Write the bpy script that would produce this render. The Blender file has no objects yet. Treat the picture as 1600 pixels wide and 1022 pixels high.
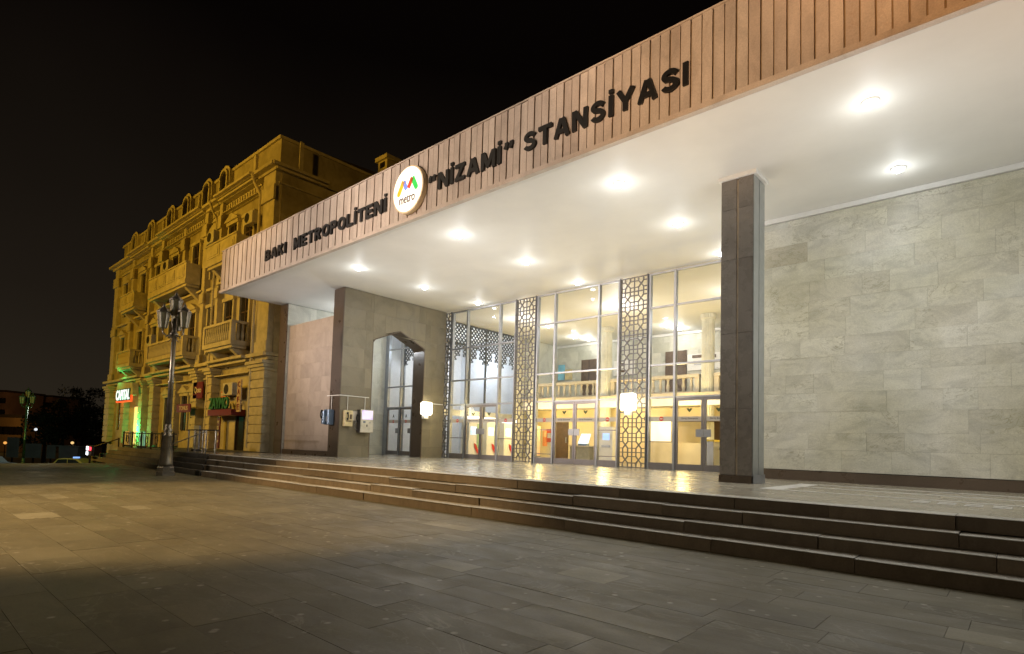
import bpy, math, random
from mathutils import Matrix, Vector
random.seed(7)
PI = math.pi
sc = bpy.context.scene
col = sc.collection

# ------------------------------------------------------------------ camera
# eye at the origin, X along the station front, Y towards the building, Z up
F = Vector((-0.66483, 0.74479, 0.05811)).normalized()
YAW, PIT, ROL = -.728786, .0581745, .0289986
F = Vector((math.sin(YAW)*math.cos(PIT), math.cos(YAW)*math.cos(PIT), math.sin(PIT)))
R0 = Vector((math.cos(YAW), -math.sin(YAW), 0)); U0 = R0.cross(F)
RR = R0*math.cos(ROL)+U0*math.sin(ROL); UU = -R0*math.sin(ROL)+U0*math.cos(ROL)
cam = bpy.data.cameras.new('camera'); camo = bpy.data.objects.new('camera', cam); col.objects.link(camo)
m = Matrix((RR, UU, -F)).transposed().to_4x4(); camo.matrix_world = m
cam.sensor_fit = 'HORIZONTAL'; cam.sensor_width = 36; cam.lens = 892.48/1600*36
cam.shift_y = (643.55-511)/1600; cam.clip_start = .05; cam.clip_end = 3000
sc.camera = camo
sc.view_settings.view_transform = 'Standard'; sc.view_settings.look = 'None'
sc.view_settings.exposure = 0; sc.view_settings.gamma = 1
sc.render.engine = 'CYCLES'
cy = sc.cycles
cy.use_denoising = True; cy.max_bounces = 6; cy.diffuse_bounces = 4; cy.glossy_bounces = 3
cy.transmission_bounces = 4; cy.transparent_max_bounces = 10; cy.sample_clamp_indirect = 4
cy.caustics_reflective = False; cy.caustics_refractive = False

# ------------------------------------------------------------------ night sky
w = bpy.data.worlds.new('World'); sc.world = w; w.use_nodes = True
nt = w.node_tree; nt.nodes.clear()
out = nt.nodes.new('ShaderNodeOutputWorld'); bg = nt.nodes.new('ShaderNodeBackground')
tc = nt.nodes.new('ShaderNodeTexCoord'); sep = nt.nodes.new('ShaderNodeSeparateXYZ')
rmp = nt.nodes.new('ShaderNodeValToRGB'); noi = nt.nodes.new('ShaderNodeTexNoise'); mx = nt.nodes.new('ShaderNodeMath')
mx.operation = 'MULTIPLY_ADD'; mx.inputs[1].default_value = .22; mx.use_clamp = True
noi.inputs['Scale'].default_value = 1.7; noi.inputs['Detail'].default_value = 3
nt.links.new(tc.outputs['Generated'], sep.inputs[0]); nt.links.new(tc.outputs['Generated'], noi.inputs['Vector'])
nt.links.new(noi.outputs['Fac'], mx.inputs[0]); nt.links.new(sep.outputs['Z'], mx.inputs[2])
nt.links.new(mx.outputs[0], rmp.inputs[0])
e = rmp.color_ramp.elements
e[0].position = .0; e[0].color = (.026, .0200, .013, 1)
e[1].position = .66; e[1].color = (.0016, .0010, .0008, 1)
a = e.new(.17); a.color = (.0195, .0150, .0098, 1)
a = e.new(.30); a.color = (.0125, .0092, .0062, 1)
nt.links.new(rmp.outputs[0], bg.inputs['Color']); bg.inputs['Strength'].default_value = 1.0
nt.links.new(bg.outputs[0], out.inputs[0])

# ------------------------------------------------------------------ lights
def point(name, loc, e, c, r=.1):
    l = bpy.data.lights.new(name, 'POINT'); l.energy = e; l.color = c; l.shadow_soft_size = r
    o = bpy.data.objects.new(name, l); o.location = loc; col.objects.link(o); return o
def spot(name, loc, tgt, e, c, ang, blend=.5, r=.2):
    l = bpy.data.lights.new(name, 'SPOT'); l.energy = e; l.color = c; l.shadow_soft_size = r
    l.spot_size = math.radians(ang); l.spot_blend = blend
    o = bpy.data.objects.new(name, l); o.location = loc; col.objects.link(o)
    o.rotation_euler = (Vector(tgt)-Vector(loc)).to_track_quat('-Z', 'Y').to_euler(); return o
SODIUM = (1, .56, .07)
# unseen, out of the frame: sodium street lamps, plus added fill and low floods
spot('off_frame_glow', (-40, -9, 9), (-42, 12, 7), 10500, (1, .55, .04), 100, .6, .4)
spot('off_frame_glow', (-29, -8, 11), (-28, 12, 9), 4300, (1, .55, .05), 62, .7, .4)
spot('off_frame_glow', (-27, -2, 5), (-33, 12, .5), 1500, (1, .76, .38), 80, .7, .4)
spot('off_frame_glow', (-12, -14, 15), (-26, 19, 11.5), 7500, (1, .54, .07), 30, .6, .4)
spot('off_frame_glow', (-14.0, -1.5, 8.5), (-12.6, 3.0, -1.3), 6800, (1, .66, .30), 62, .35, .15)
spot('off_frame_glow', (-5, -11, 9), (-4, 4, -1), 550, (1, .86, .62), 90, .9, .6)  # added fill that brightens the plaza foreground
spot('off_frame_glow', (-24, -10, 12), (-12, 7.5, -1), 3400, (1, .80, .56), 66, .9, .6)
spot('off_frame_glow', (-27, -12, 4), (-19, 9.3, 6.2), 19000, (1, .82, .72), 36, .8, .4)
spot('off_frame_glow', (-12, -12, 2), (-11, 9.3, 7.4), 14500, (1, .78, .64), 32, .8, .4)
spot('off_frame_glow', (-4.5, -6, -1), (-4.0, 9.3, 8.2), 10500, (1, .64, .38), 27, .9, .4)  # added flood, low in empty space, aimed up at the fascia
spot('off_frame_glow', (1.5, -6, -1), (0.6, 9.3, 8.4), 9500, (1, .50, .20), 27, .9, .4)  # second added low flood for the right end of the fascia
spot('off_frame_glow', (-27, -10, 2), (-22.3, 12, 2.2), 5200, (1, .86, .80), 20, .8, .4)

# ------------------------------------------------------------------ helpers
class MB:
    def __init__(s): s.v = []; s.f = []; s.r = []; s.m = []; s.cur = 0
    def face(s, idx, r=None): s.f.append(tuple(idx)); s.r.append(random.random() if r is None else r); s.m.append(s.cur)
    def box(s, x0, x1, y0, y1, z0, z1, r=None):
        if x0 > x1: x0, x1 = x1, x0
        if y0 > y1: y0, y1 = y1, y0
        if z0 > z1: z0, z1 = z1, z0
        r = random.random() if r is None else r
        n = len(s.v)
        s.v += [(x0,y0,z0),(x1,y0,z0),(x1,y1,z0),(x0,y1,z0),(x0,y0,z1),(x1,y0,z1),(x1,y1,z1),(x0,y1,z1)]
        for q in ((3,2,1,0),(4,5,6,7),(0,1,5,4),(1,2,6,5),(2,3,7,6),(3,0,4,7)): s.face([n+i for i in q], r)
        return s
    def prism(s, poly, axis, a, b, r=None):
        """poly: (u,v) counter-clockwise; axis 'x': u=y,v=z ; 'y': u=x,v=z ; 'z': u=x,v=y"""
        r = random.random() if r is None else r
        def P(u, v, t): return (t,u,v) if axis == 'x' else (u,t,v) if axis == 'y' else (u,v,t)
        n = len(s.v); k = len(poly)
        s.v += [P(u,v,a) for u,v in poly]+[P(u,v,b) for u,v in poly]
        s.face([n+i for i in range(k)][::-1], r); s.face([n+k+i for i in range(k)], r)
        for i in range(k):
            j = (i+1) % k; s.face([n+i, n+j, n+k+j, n+k+i], r)
        return s
    def bar(s, p, q, w, d=None, up=(0,1,0)):
        d = d or w; p = Vector(p); q = Vector(q); t = (q-p).normalized(); up = Vector(up)
        if abs(t.dot(up)) > .95: up = Vector((1,0,0))
        a = t.cross(up).normalized()*w/2; b = t.cross(a).normalized()*d/2
        n = len(s.v); r = random.random()
        for o in (p, q): s.v += [tuple(o+a+b), tuple(o-a+b), tuple(o-a-b), tuple(o+a-b)]
        for f in ((0,1,2,3),(7,6,5,4),(0,4,5,1),(1,5,6,2),(2,6,7,3),(3,7,4,0)): s.face([n+i for i in f], r)
        return s
    def lathe(s, prof, c=(0,0,0), n=16, axis='z', flute=0, sx=1, sy=1):
        r = random.random(); b = len(s.v); k = len(prof)
        for i in range(n):
            t = 2*PI*i/n; fl = 1-(flute if i % 2 else 0)
            for (rad, h) in prof:
                u = rad*fl*math.cos(t)*sx; v = rad*fl*math.sin(t)*sy
                p = (u,v,h) if axis == 'z' else (u,-h,v) if axis == 'y' else (h,u,v)
                s.v.append((c[0]+p[0], c[1]+p[1], c[2]+p[2]))
        for i in range(n):
            j = (i+1) % n
            for a in range(k-1): s.face([b+i*k+a, b+j*k+a, b+j*k+a+1, b+i*k+a+1], r)
        s.face([b+i*k for i in range(n)][::-1], r); s.face([b+i*k+k-1 for i in range(n)], r)
        return s
    def tube(s, pts, rad, n=8):
        r = random.random(); b = len(s.v); P = [Vector(p) for p in pts]
        for i, p in enumerate(P):
            t = (P[min(i+1,len(P)-1)]-P[max(i-1,0)]).normalized()
            up = Vector((0,0,1)) if abs(t.z) < .9 else Vector((1,0,0))
            a = t.cross(up).normalized(); c = t.cross(a)
            for k in range(n): s.v.append(tuple(p+a*rad*math.cos(2*PI*k/n)+c*rad*math.sin(2*PI*k/n)))
        for i in range(len(P)-1):
            for k in range(n):
                s.face([b+i*n+k, b+i*n+(k+1)%n, b+(i+1)*n+(k+1)%n, b+(i+1)*n+k], r)
        s.face([b+k for k in range(n)], r); s.face([b+(len(P)-1)*n+k for k in range(n)][::-1], r)
        return s
    def build(s, name, mat, parent=None, local=False, smooth=False, bevel=0):
        o0 = Vector((0,0,0))
        if parent is not None and not local:
            q = parent
            while q is not None: o0 += Vector(q.location); q = q.parent
        me = bpy.data.meshes.new(name)
        me.from_pydata([tuple(Vector(v)-o0) for v in s.v], [], s.f)
        ms = mat if isinstance(mat, (list, tuple)) else [mat]
        for mm in ms: me.materials.append(mm)
        ca = me.color_attributes.new('rnd', 'FLOAT_COLOR', 'CORNER')
        li = 0
        vals = []
        for p, r in zip(me.polygons, s.r):
            vals += [r, (r*7.13) % 1, (r*13.7) % 1, 1]*p.loop_total
        ca.data.foreach_set('color', vals)
        for p, mi in zip(me.polygons, s.m):
            p.material_index = mi; p.use_smooth = smooth
        import bmesh
        bm = bmesh.new(); bm.from_mesh(me); bmesh.ops.recalc_face_normals(bm, faces=bm.faces); bm.to_mesh(me); bm.free()
        o = bpy.data.objects.new(name, me); col.objects.link(o)
        if parent is not None: o.parent = parent
        if bevel:
            b = o.modifiers.new('bevel', 'BEVEL'); b.width = bevel; b.segments = 2; b.limit_method = 'ANGLE'
        return o
def B(*a): return MB().box(*a)
def tag(o, label=None, cat=None, group=None, kind=None):
    if label: o['label'] = label
    if cat: o['category'] = cat
    if group: o['group'] = group
    if kind: o['kind'] = kind
    return o
def thing(name, loc, label, cat, group=None, rz=0):
    o = bpy.data.objects.new(name, None); col.objects.link(o); o.location = loc; o.rotation_euler.z = rz
    o.empty_display_size = .2
    return tag(o, label, cat, group)
def copy_tree(o, parent=None):
    c = o.copy(); col.objects.link(c)
    if parent is not None: c.parent = parent
    for ch in list(o.children): copy_tree(ch, c)
    return c

# ------------------------------------------------------------------ materials
MATS = {}
def base(name):
    mt = bpy.data.materials.new(name); mt.use_nodes = True; MATS[name] = mt
    n = mt.node_tree; return mt, n, n.nodes['Principled BSDF']
def mixc(n, fac, a, b, mode='MIX'):
    x = n.nodes.new('ShaderNodeMix'); x.data_type = 'RGBA'; x.blend_type = mode
    for s, v in ((0, fac), (6, a), (7, b)):
        if isinstance(v, (int, float)): x.inputs[s].default_value = v
        elif isinstance(v, tuple): x.inputs[s].default_value = (*v, 1)[:4]
        else: n.links.new(v, x.inputs[s])
    return x.outputs[2]
def noise(n, scale, detail=4, rough=.6, vec=None, dist=0):
    t = n.nodes.new('ShaderNodeTexNoise'); t.inputs['Scale'].default_value = scale
    t.inputs['Detail'].default_value = detail; t.inputs['Roughness'].default_value = rough
    t.inputs['Distortion'].default_value = dist
    if vec is None:
        c = n.nodes.new('ShaderNodeTexCoord'); vec = c.outputs['Object']
    n.links.new(vec, t.inputs['Vector']); return t.outputs['Fac']
def ramp(n, fac, stops):
    r = n.nodes.new('ShaderNodeValToRGB'); n.links.new(fac, r.inputs[0]); e = r.color_ramp.elements
    e[0].position, e[0].color = stops[0][0], (*stops[0][1], 1); e[1].position, e[1].color = stops[-1][0], (*stops[-1][1], 1)
    for p, c in stops[1:-1]: x = e.new(p); x.color = (*c, 1)
    return r.outputs[0]
def bump(n, bs, h, strength=.3, dist=.01):
    b = n.nodes.new('ShaderNodeBump'); b.inputs['Strength'].default_value = strength; b.inputs['Distance'].default_value = dist
    n.links.new(h, b.inputs['Height']); n.links.new(b.outputs[0], bs.inputs['Normal'])
def plain(name, c, rough=.6, metal=0, var=.15, scale=6, bumpy=0, spec=.5):
    mt, n, bs = base(name)
    lo = tuple(x*(1-var) for x in c); hi = tuple(min(1, x*(1+var)) for x in c)
    f = noise(n, scale)
    n.links.new(ramp(n, f, [(.3, lo), (.7, hi)]), bs.inputs['Base Color'])
    bs.inputs['Roughness'].default_value = rough; bs.inputs['Metallic'].default_value = metal
    bs.inputs['Specular IOR Level'].default_value = spec
    if bumpy: bump(n, bs, noise(n, scale*5, 5), bumpy, .01)
    return mt
def emis(name, c, s, tex=None):
    mt, n, bs = base(name); bs.inputs['Base Color'].default_value = (*c, 1)
    bs.inputs['Emission Color'].default_value = (*c, 1); bs.inputs['Emission Strength'].default_value = s
    if tex:
        f = noise(n, tex[0], 3); n.links.new(ramp(n, f, [(.35, tex[1]), (.65, c)]), bs.inputs['Emission Color'])
    return mt
def stone(name, cols, rough=(.35, .6), veins=None, vscale=1.6, stretch=(1, 1, 1), jitter=.5, bumps=.25, specks=None, spec=.5, grime=None, contrast=.2):
    """slab stone: colour picked per slab (attribute rnd) and broken up by veins, specks and broad stains"""
    mt, n, bs = base(name)
    at = n.nodes.new('ShaderNodeAttribute'); at.attribute_name = 'rnd'
    sp = n.nodes.new('ShaderNodeSeparateXYZ'); n.links.new(at.outputs['Vector'], sp.inputs[0])
    c = n.nodes.new('ShaderNodeTexCoord'); mp = n.nodes.new('ShaderNodeMapping'); n.links.new(c.outputs['Object'], mp.inputs[0])
    mp.inputs['Scale'].default_value = stretch
    ad = n.nodes.new('ShaderNodeVectorMath'); ad.operation = 'MULTIPLY_ADD'
    n.links.new(at.outputs['Vector'], ad.inputs[0]); ad.inputs[1].default_value = (17*jitter,)*3; n.links.new(mp.outputs[0], ad.inputs[2])
    V = ad.outputs[0]
    cr = ramp(n, sp.outputs[0], cols)
    f1 = noise(n, vscale, 6, .62, V, 1.2)
    cr = mixc(n, ramp(n, f1, [(.36, (.0,)*3), (.72, (1,)*3)]), cr, tuple(x*.70 for x in cols[len(cols)//2][1]), 'MIX') if False else cr
    dark = ramp(n, f1, [(.33, (1-contrast,)*3), (.52, (1,)*3), (.75, (1+contrast*.6,)*3)])
    cr = mixc(n, 1.0, cr, dark, 'MULTIPLY')
    if veins:
        f2 = noise(n, vscale*1.4, 5, .55, V, 2.6)
        mm = ramp(n, f2, [(.475, (0,)*3), (.5, (1,)*3), (.525, (0,)*3)])
        f3 = noise(n, vscale*.6, 2, .5, V)
        gate = ramp(n, f3, [(.45, (0,)*3), (.65, (veins[1],)*3)])
        g = n.nodes.new('ShaderNodeMath'); g.operation = 'MULTIPLY'; n.links.new(mm, g.inputs[0]); n.links.new(gate, g.inputs[1])
        cr = mixc(n, g.outputs[0], cr, veins[0])
    if specks:
        vo = n.nodes.new('ShaderNodeTexVoronoi'); vo.inputs['Scale'].default_value = specks[0]
        n.links.new(c.outputs['Object'], vo.inputs['Vector'])
        sp2 = ramp(n, vo.outputs['Distance'], [(.0, (specks[2],)*3), (specks[1], (specks[2]*.6,)*3), (specks[1]*1.4, (0,)*3)])
        nz = ramp(n, noise(n, specks[0]*.35, 2), [(.48, (0,)*3), (.56, (1,)*3)])
        g = n.nodes.new('ShaderNodeMath'); g.operation = 'MULTIPLY'; n.links.new(sp2, g.inputs[0]); n.links.new(nz, g.inputs[1])
        cr = mixc(n, g.outputs[0], cr, specks[3])
    if grime:
        fg = noise(n, grime[0], 4, .6)
        cr = mixc(n, 1.0, cr, ramp(n, fg, [(.35, grime[1]), (.65, (1.08,)*3)]), 'MULTIPLY')
    gr = ramp(n, noise(n, 42, 5, .75), [(.3, (.84,)*3), (.7, (1.14,)*3)])
    cr = mixc(n, 1.0, cr, gr, 'MULTIPLY')
    n.links.new(cr, bs.inputs['Base Color'])
    fr = ramp(n, noise(n, vscale*3, 4, .6, V), [(.3, (rough[0],)*3), (.7, (rough[1],)*3)])
    n.links.new(fr, bs.inputs['Roughness']); bs.inputs['Specular IOR Level'].default_value = spec
    bump(n, bs, noise(n, vscale*9, 6, .65, V), bumps, .006)
    return mt
M = {}
M['paving'] = stone('plaza_paving', [(0, (.118,.102,.055)), (.35, (.138,.120,.066)), (.6, (.128,.112,.061)), (.95, (.155,.137,.080)), (.985, (.23,.21,.14))],
                    (.52, .70), ((.27,.25,.185), .55), .9, (.7, 1.3, 1), .5, .35, (5.5, .13, 1.0, (.34,.32,.26)), .4, (.45, (.78,.76,.70)), .20)
M['joint'] = plain('dark_joint', (.045,.038,.025), .9)
M['podium'] = stone('podium_floor', [(0, (.31,.285,.22)), (.5, (.34,.31,.24)), (1, (.37,.34,.27))], (.20, .28), None, .35, (1,1,1), .5, .0, spec=.6)
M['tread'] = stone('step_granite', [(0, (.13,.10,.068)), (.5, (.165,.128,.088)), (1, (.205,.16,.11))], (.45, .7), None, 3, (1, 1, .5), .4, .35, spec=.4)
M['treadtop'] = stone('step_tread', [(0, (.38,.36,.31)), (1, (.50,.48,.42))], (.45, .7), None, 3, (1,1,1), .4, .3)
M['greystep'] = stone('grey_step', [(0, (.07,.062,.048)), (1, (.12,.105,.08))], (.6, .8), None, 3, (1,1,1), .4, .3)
M['ashlar'] = stone('pale_wall_stone', [(0, (.50,.47,.39)), (.06, (.58,.56,.485)), (.35, (.615,.60,.525)), (.6, (.635,.62,.545)), (.9, (.66,.645,.565)), (1, (.60,.60,.54))],
                    (.4, .65), ((.36,.34,.25), .9), 1.5, (.8, 1, 1.5), .5, .2, (5, .06, .5, (.25,.23,.16)), .35, (.38, (.85,.83,.70)), .19)
M['greystone'] = stone('grey_wall_stone', [(0, (.185,.160,.108)), (.5, (.205,.18,.122)), (1, (.222,.195,.135))], (.3, .5), None, .9, (1,1,1), .5, .12, spec=.45)
M['granite'] = stone('dark_granite', [(0, (.085,.060,.040)), (.5, (.100,.072,.050)), (1, (.12,.088,.062))], (.26, .36), None, .8, (1,1,1), .4, .0, spec=.5)
M['colstone'] = stone('column_stone', [(0, (.165,.145,.125)), (.5, (.185,.165,.142)), (1, (.215,.19,.165))], (.2, .36), ((.26,.22,.18), .3), 1.3, (1,1,1), .4, .02, spec=.55)
M['pink'] = stone('pink_stone', [(0, (.35,.29,.24)), (.5, (.385,.32,.265)), (1, (.42,.35,.29))], (.4, .6), ((.2,.14,.11), .2), .9, (1,1,.7), .5, .12)
M['fascia'] = stone('fascia_panel', [(0, (.47,.39,.32)), (.5, (.52,.44,.365)), (1, (.58,.495,.41))], (.5, .7), ((.40,.28,.19), .35), 1.4, (1,1,.6), .5, .12)
M['seam'] = plain('fascia_seam', (.27,.19,.10), .8)
M['plaster'] = plain('soffit_plaster', (.72,.71,.665), .55, var=.045, scale=.7, bumpy=.05)
M['white'] = plain('white_paint', (.80,.79,.75), .5, var=.04)
M['steel'] = plain('brushed_metal', (.33,.345,.37), .42, .6, .12, 3)
M['lattice'] = plain('lattice_metal', (.13,.13,.135), .5, .3, .15, 4)
M['frieze'] = plain('frieze_metal', (.13,.14,.15), .5, .4, .15, 4)
M['doorframe'] = plain('door_metal', (.22,.205,.205), .4, .6, .12, 3)
M['glass'] = None
mt, n, bs = base('window_glass'); n.nodes.remove(bs)
tr = n.nodes.new('ShaderNodeBsdfTransparent'); gl = n.nodes.new('ShaderNodeBsdfGlossy'); gl.inputs['Roughness'].default_value = .02
fr = n.nodes.new('ShaderNodeFresnel'); fr.inputs['IOR'].default_value = 1.45; ms = n.nodes.new('ShaderNodeMixShader')
tr.inputs['Color'].default_value = (.95,.96,.95,1)
gg = n.nodes.new('ShaderNodeNewGeometry'); sb = n.nodes.new('ShaderNodeMath'); sb.operation = 'SUBTRACT'; sb.inputs[0].default_value = 1
n.links.new(gg.outputs['Backfacing'], sb.inputs[1]); ml = n.nodes.new('ShaderNodeMath'); ml.operation = 'MULTIPLY'
n.links.new(fr.outputs[0], ml.inputs[0]); n.links.new(sb.outputs[0], ml.inputs[1])
n.links.new(ml.outputs[0], ms.inputs[0]); n.links.new(tr.outputs[0], ms.inputs[1]); n.links.new(gl.outputs[0], ms.inputs[2])
n.links.new(ms.outputs[0], n.nodes['Material Output'].inputs[0]); M['glass'] = mt
M['lamp'] = emis('lamp_white', (.93,.97,1), 30)
M['lampwarm'] = emis('lamp_warm', (1,.90,.66), 7)
M['black'] = plain('black_letter', (.008,.007,.006), .5, 0, .2)
M['logo'] = emis('logo_face', (1,.93,.82), .85)
M['hall'] = stone('hall_wall', [(0, (.50,.50,.42)), (.5, (.58,.58,.50)), (1, (.64,.63,.55))], (.4, .6), None, 1, (1,1,1), .5, .08)
M['coolwall'] = plain('cool_wall', (.66,.68,.72), .5, var=.05)
M['cream'] = plain('cream_wall', (.70,.60,.38), .5, var=.08, scale=1.5)
M['hallfloor'] = plain('hall_floor', (.42,.37,.27), .2, var=.1)
M['balstone'] = plain('baluster_stone', (.50,.44,.33), .5, var=.1)
M['brown'] = plain('brown_wood', (.10,.062,.035), .35, var=.2)
M['old'] = stone('old_facade', [(0, (.40,.35,.22)), (.5, (.46,.40,.26)), (1, (.50,.44,.29))], (.7, .9), None, 1.5, (1,1,1), .1, .4, grime=(.35, (.55,.52,.45)))
M['oldtrim'] = plain('old_trim', (.48,.42,.28), .8, var=.2, scale=2.5, bumpy=.3)
M['olddark'] = plain('old_window', (.018,.014,.010), .25, 0, .3)
M['roof'] = plain('dark_roof', (.05,.036,.022), .8, var=.3)
M['lamppost'] = plain('lamp_post_metal', (.24,.215,.165), .38, .7, .25, 5)
M['lanternglass'] = plain('lantern_glass', (.24,.22,.14), .15, 0, .2, 3, spec=.8)
M['rail'] = plain('rail_steel', (.5,.48,.42), .3, .9, .1)
M['iron'] = plain('black_iron', (.03,.025,.018), .5, .4)
M['red'] = plain('red_sign', (.16,.008,.012), .4, var=.15)
M['green'] = plain('green_sign', (.03,.16,.06), .4, var=.2)
M['signwhite'] = plain('sign_white', (.62,.55,.45), .5)
M['orange'] = plain('orange_sign', (.5,.14,.02), .5)
M['foliage'] = plain('dark_foliage', (.05,.055,.025), .8, var=.4, scale=2)
M['bark'] = plain('tree_bark', (.06,.045,.03), .9)
M['asphalt'] = plain('road_asphalt', (.035,.032,.028), .85, var=.2)
M['soil'] = plain('far_ground', (.03,.027,.02), .95, var=.3, scale=.1)
M['farwall'] = plain('far_wall', (.30,.19,.11), .9, var=.35, scale=.15)
M['palebox'] = plain('pale_box', (.30,.30,.31), .6, var=.2, scale=.8)
M['tyre'] = plain('tyre', (.02,.02,.02), .8)

# ------------------------------------------------------------------ levels
G = -1.31; P = -.65; S = 5.95; LOW = -3.7
YE = 8.22; T = .29; HR = .165; GY = 17.2; FY = 12.2
# ------------------------------------------------------------------ ground
def slabs(axis, u0, u1, v0, v1, rows, wmin, wmax, at, th, gap, mb=None, tilt=0):
    """rows run along u; v rows of random height; boxes of thickness th in front of plane `at`"""
    mb = mb or MB(); v = v0
    while v < v1-.02:
        h = min(rows() if callable(rows) else rows, v1-v)
        if v1-(v+h) < .12: h = v1-v
        u = u0-random.random()*wmax
        while u < u1:
            wd = random.uniform(wmin, wmax); a, b = max(u, u0), min(u+wd, u1); u += wd
            if b-a < .03: continue
            d = th+random.uniform(-tilt, tilt)
            if axis == 'z': mb.box(a+gap, b-gap, v+gap, v+h-gap, at-th, at-th+d)
            if axis == 'y': mb.box(a+gap, b-gap, at+th-d, at+th, v+gap, v+h-gap)
            if axis == 'x': mb.box(at-th, at-th+d, a+gap, b-gap, v+gap, v+h-gap)
        v += h
    return mb
tag(B(-900, 900, -900, 900, LOW-.4, LOW).build('ground', M['soil']), kind='structure')
tag(B(-95, -30.9, -60, 11, LOW+.004, LOW+.02).build('road', M['asphalt']), kind='structure')
mb = slabs('z', -30.3, 9, -4, YE-3*T+.02, lambda: random.choice((.34, .34, .36, .5)), .5, 1.3, G, .03, .0016, tilt=.0012)
mb.r = [r if True else r for r in mb.r]
tag(mb.build('plaza_paving', M['paving']), kind='structure')
tag(B(-30.4, 9.2, -4.2, 8.3, LOW, G-.012).build('plaza_base', M['joint']), kind='structure')

# steps: real blocks with joints
def steps(x0s, x1, side, top, name, bmin=1.1, bmax=2.4):
    mb = MB()
    for k in range(4):
        y1 = YE-k*T; z1 = P-k*HR; x = x0s[k]
        depth = T+.08 if k else .35
        while x < x1:
            wd = min(random.uniform(bmin, bmax), x1-x)
            if x1-(x+wd) < .5: wd = x1-x
            j = random.uniform(-.012, .012); jz = random.choice((-.002, .002, -.006, -.018, -.011))
            if k == 0: jz = 0
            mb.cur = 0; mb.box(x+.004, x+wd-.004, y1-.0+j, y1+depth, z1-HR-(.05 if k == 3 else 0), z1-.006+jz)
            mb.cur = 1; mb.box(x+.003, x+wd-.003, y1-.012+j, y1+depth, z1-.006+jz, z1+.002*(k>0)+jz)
            x += wd
    return tag(mb.build(name, [side, top], None), kind='structure')
x0s = [-22.0, -21.4, -20.8, -20.2]  # slanted ends trace a shadow edge, built as a joint to grey stone
steps(x0s, 8.5, M['tread'], M['treadtop'], 'station_steps')
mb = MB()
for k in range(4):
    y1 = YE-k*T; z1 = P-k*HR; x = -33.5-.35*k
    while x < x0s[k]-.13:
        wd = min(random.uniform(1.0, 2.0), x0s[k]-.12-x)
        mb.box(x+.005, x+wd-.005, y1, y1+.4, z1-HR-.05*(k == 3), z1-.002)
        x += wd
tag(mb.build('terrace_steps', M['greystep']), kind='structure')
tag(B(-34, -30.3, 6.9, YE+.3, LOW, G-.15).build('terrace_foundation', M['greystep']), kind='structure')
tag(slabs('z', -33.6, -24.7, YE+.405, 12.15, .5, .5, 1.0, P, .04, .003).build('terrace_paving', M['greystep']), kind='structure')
tag(B(-34, -22.3, YE+.3, 12.19, LOW, P-.045).build('terrace_base', M['joint']), kind='structure')
# podium floor (outside part in slabs, hall floor inside)
mb = slabs('z', -24.6, 8.5, YE+.352, GY-.05, .5, .6, 1.1, P, .03, .0018)
tag(mb.build('podium_paving', M['podium']), kind='structure')
tag(B(-24.65, 8.6, YE+.3, GY-.04, G, P-.034).build('podium_base', M['joint']), kind='structure')
mb = MB()                                   # pale inlaid strips on the podium, right of the column
for (xa, ya, xb, yb) in ((-3.2, 13.35, .6, 13.35), (-3.5, 12.2, 2.5, 12.2), (-3.2, 10.75, 0.2, 10.75)):
    mb.box(xa, xb, ya-.06, ya+.06, P, P+.005)
mb.box(-3.55, -3.2, 10.7, 13.4, P, P+.003)
for i in range(4):
    for j in range(2):
        mb.box(-1.2+i*.3, -1.2+i*.3+.2, 9.95+j*.28, 10.12+j*.28, P, P+.005)
tag(mb.build('podium_strips', plain('strip_white', (.62,.61,.58), .35)), kind='structure')

# ------------------------------------------------------------------ STATION
ST = thing('metro_station', (-10, 12, P), 'wide pale metro station with glazed front under a deep white canopy', 'station')
can = B(-24.62, 9, 9.33, 30, S, 7.3).build('canopy', M['plaster'], ST)
fb = B(-24.66, 9.1, 9.30, 9.33, S+.02, 7.62).build('fascia_backing', M['seam'], can)
mb = MB(); x = -24.66; k = 0
while x < 9:
    wd = .2; d = .045 if k % 2 else .03
    zt = 7.66
    mb.box(x+.014, x+wd-.012, 9.30-d, 9.30, S+.075, zt+random.uniform(-.006, .006)); x += wd; k += 1
mb.build('fascia', M['fascia'], can)
B(-24.70, 9.1, 9.235, 9.36, S-.03, S+.07).build('fascia_trim', M['fascia'], can)
B(-24.68, 9.1, 9.245, 9.40, 7.668, 7.70).build('coping', M['fascia'], can)
B(-24.67, -24.625, 9.40, 14.0, S+.0, 7.66).build('canopy_end', M['fascia'], can)
B(-24.1, -20.4, 12.0, 12.3, 7.3, 9.95).build('roof_parapet', M['fascia'], ST)
B(-19.7, -14.0, 12.2, 12.5, 7.3, 9.85).build('roof_parapet', M['old'], ST)

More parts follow.
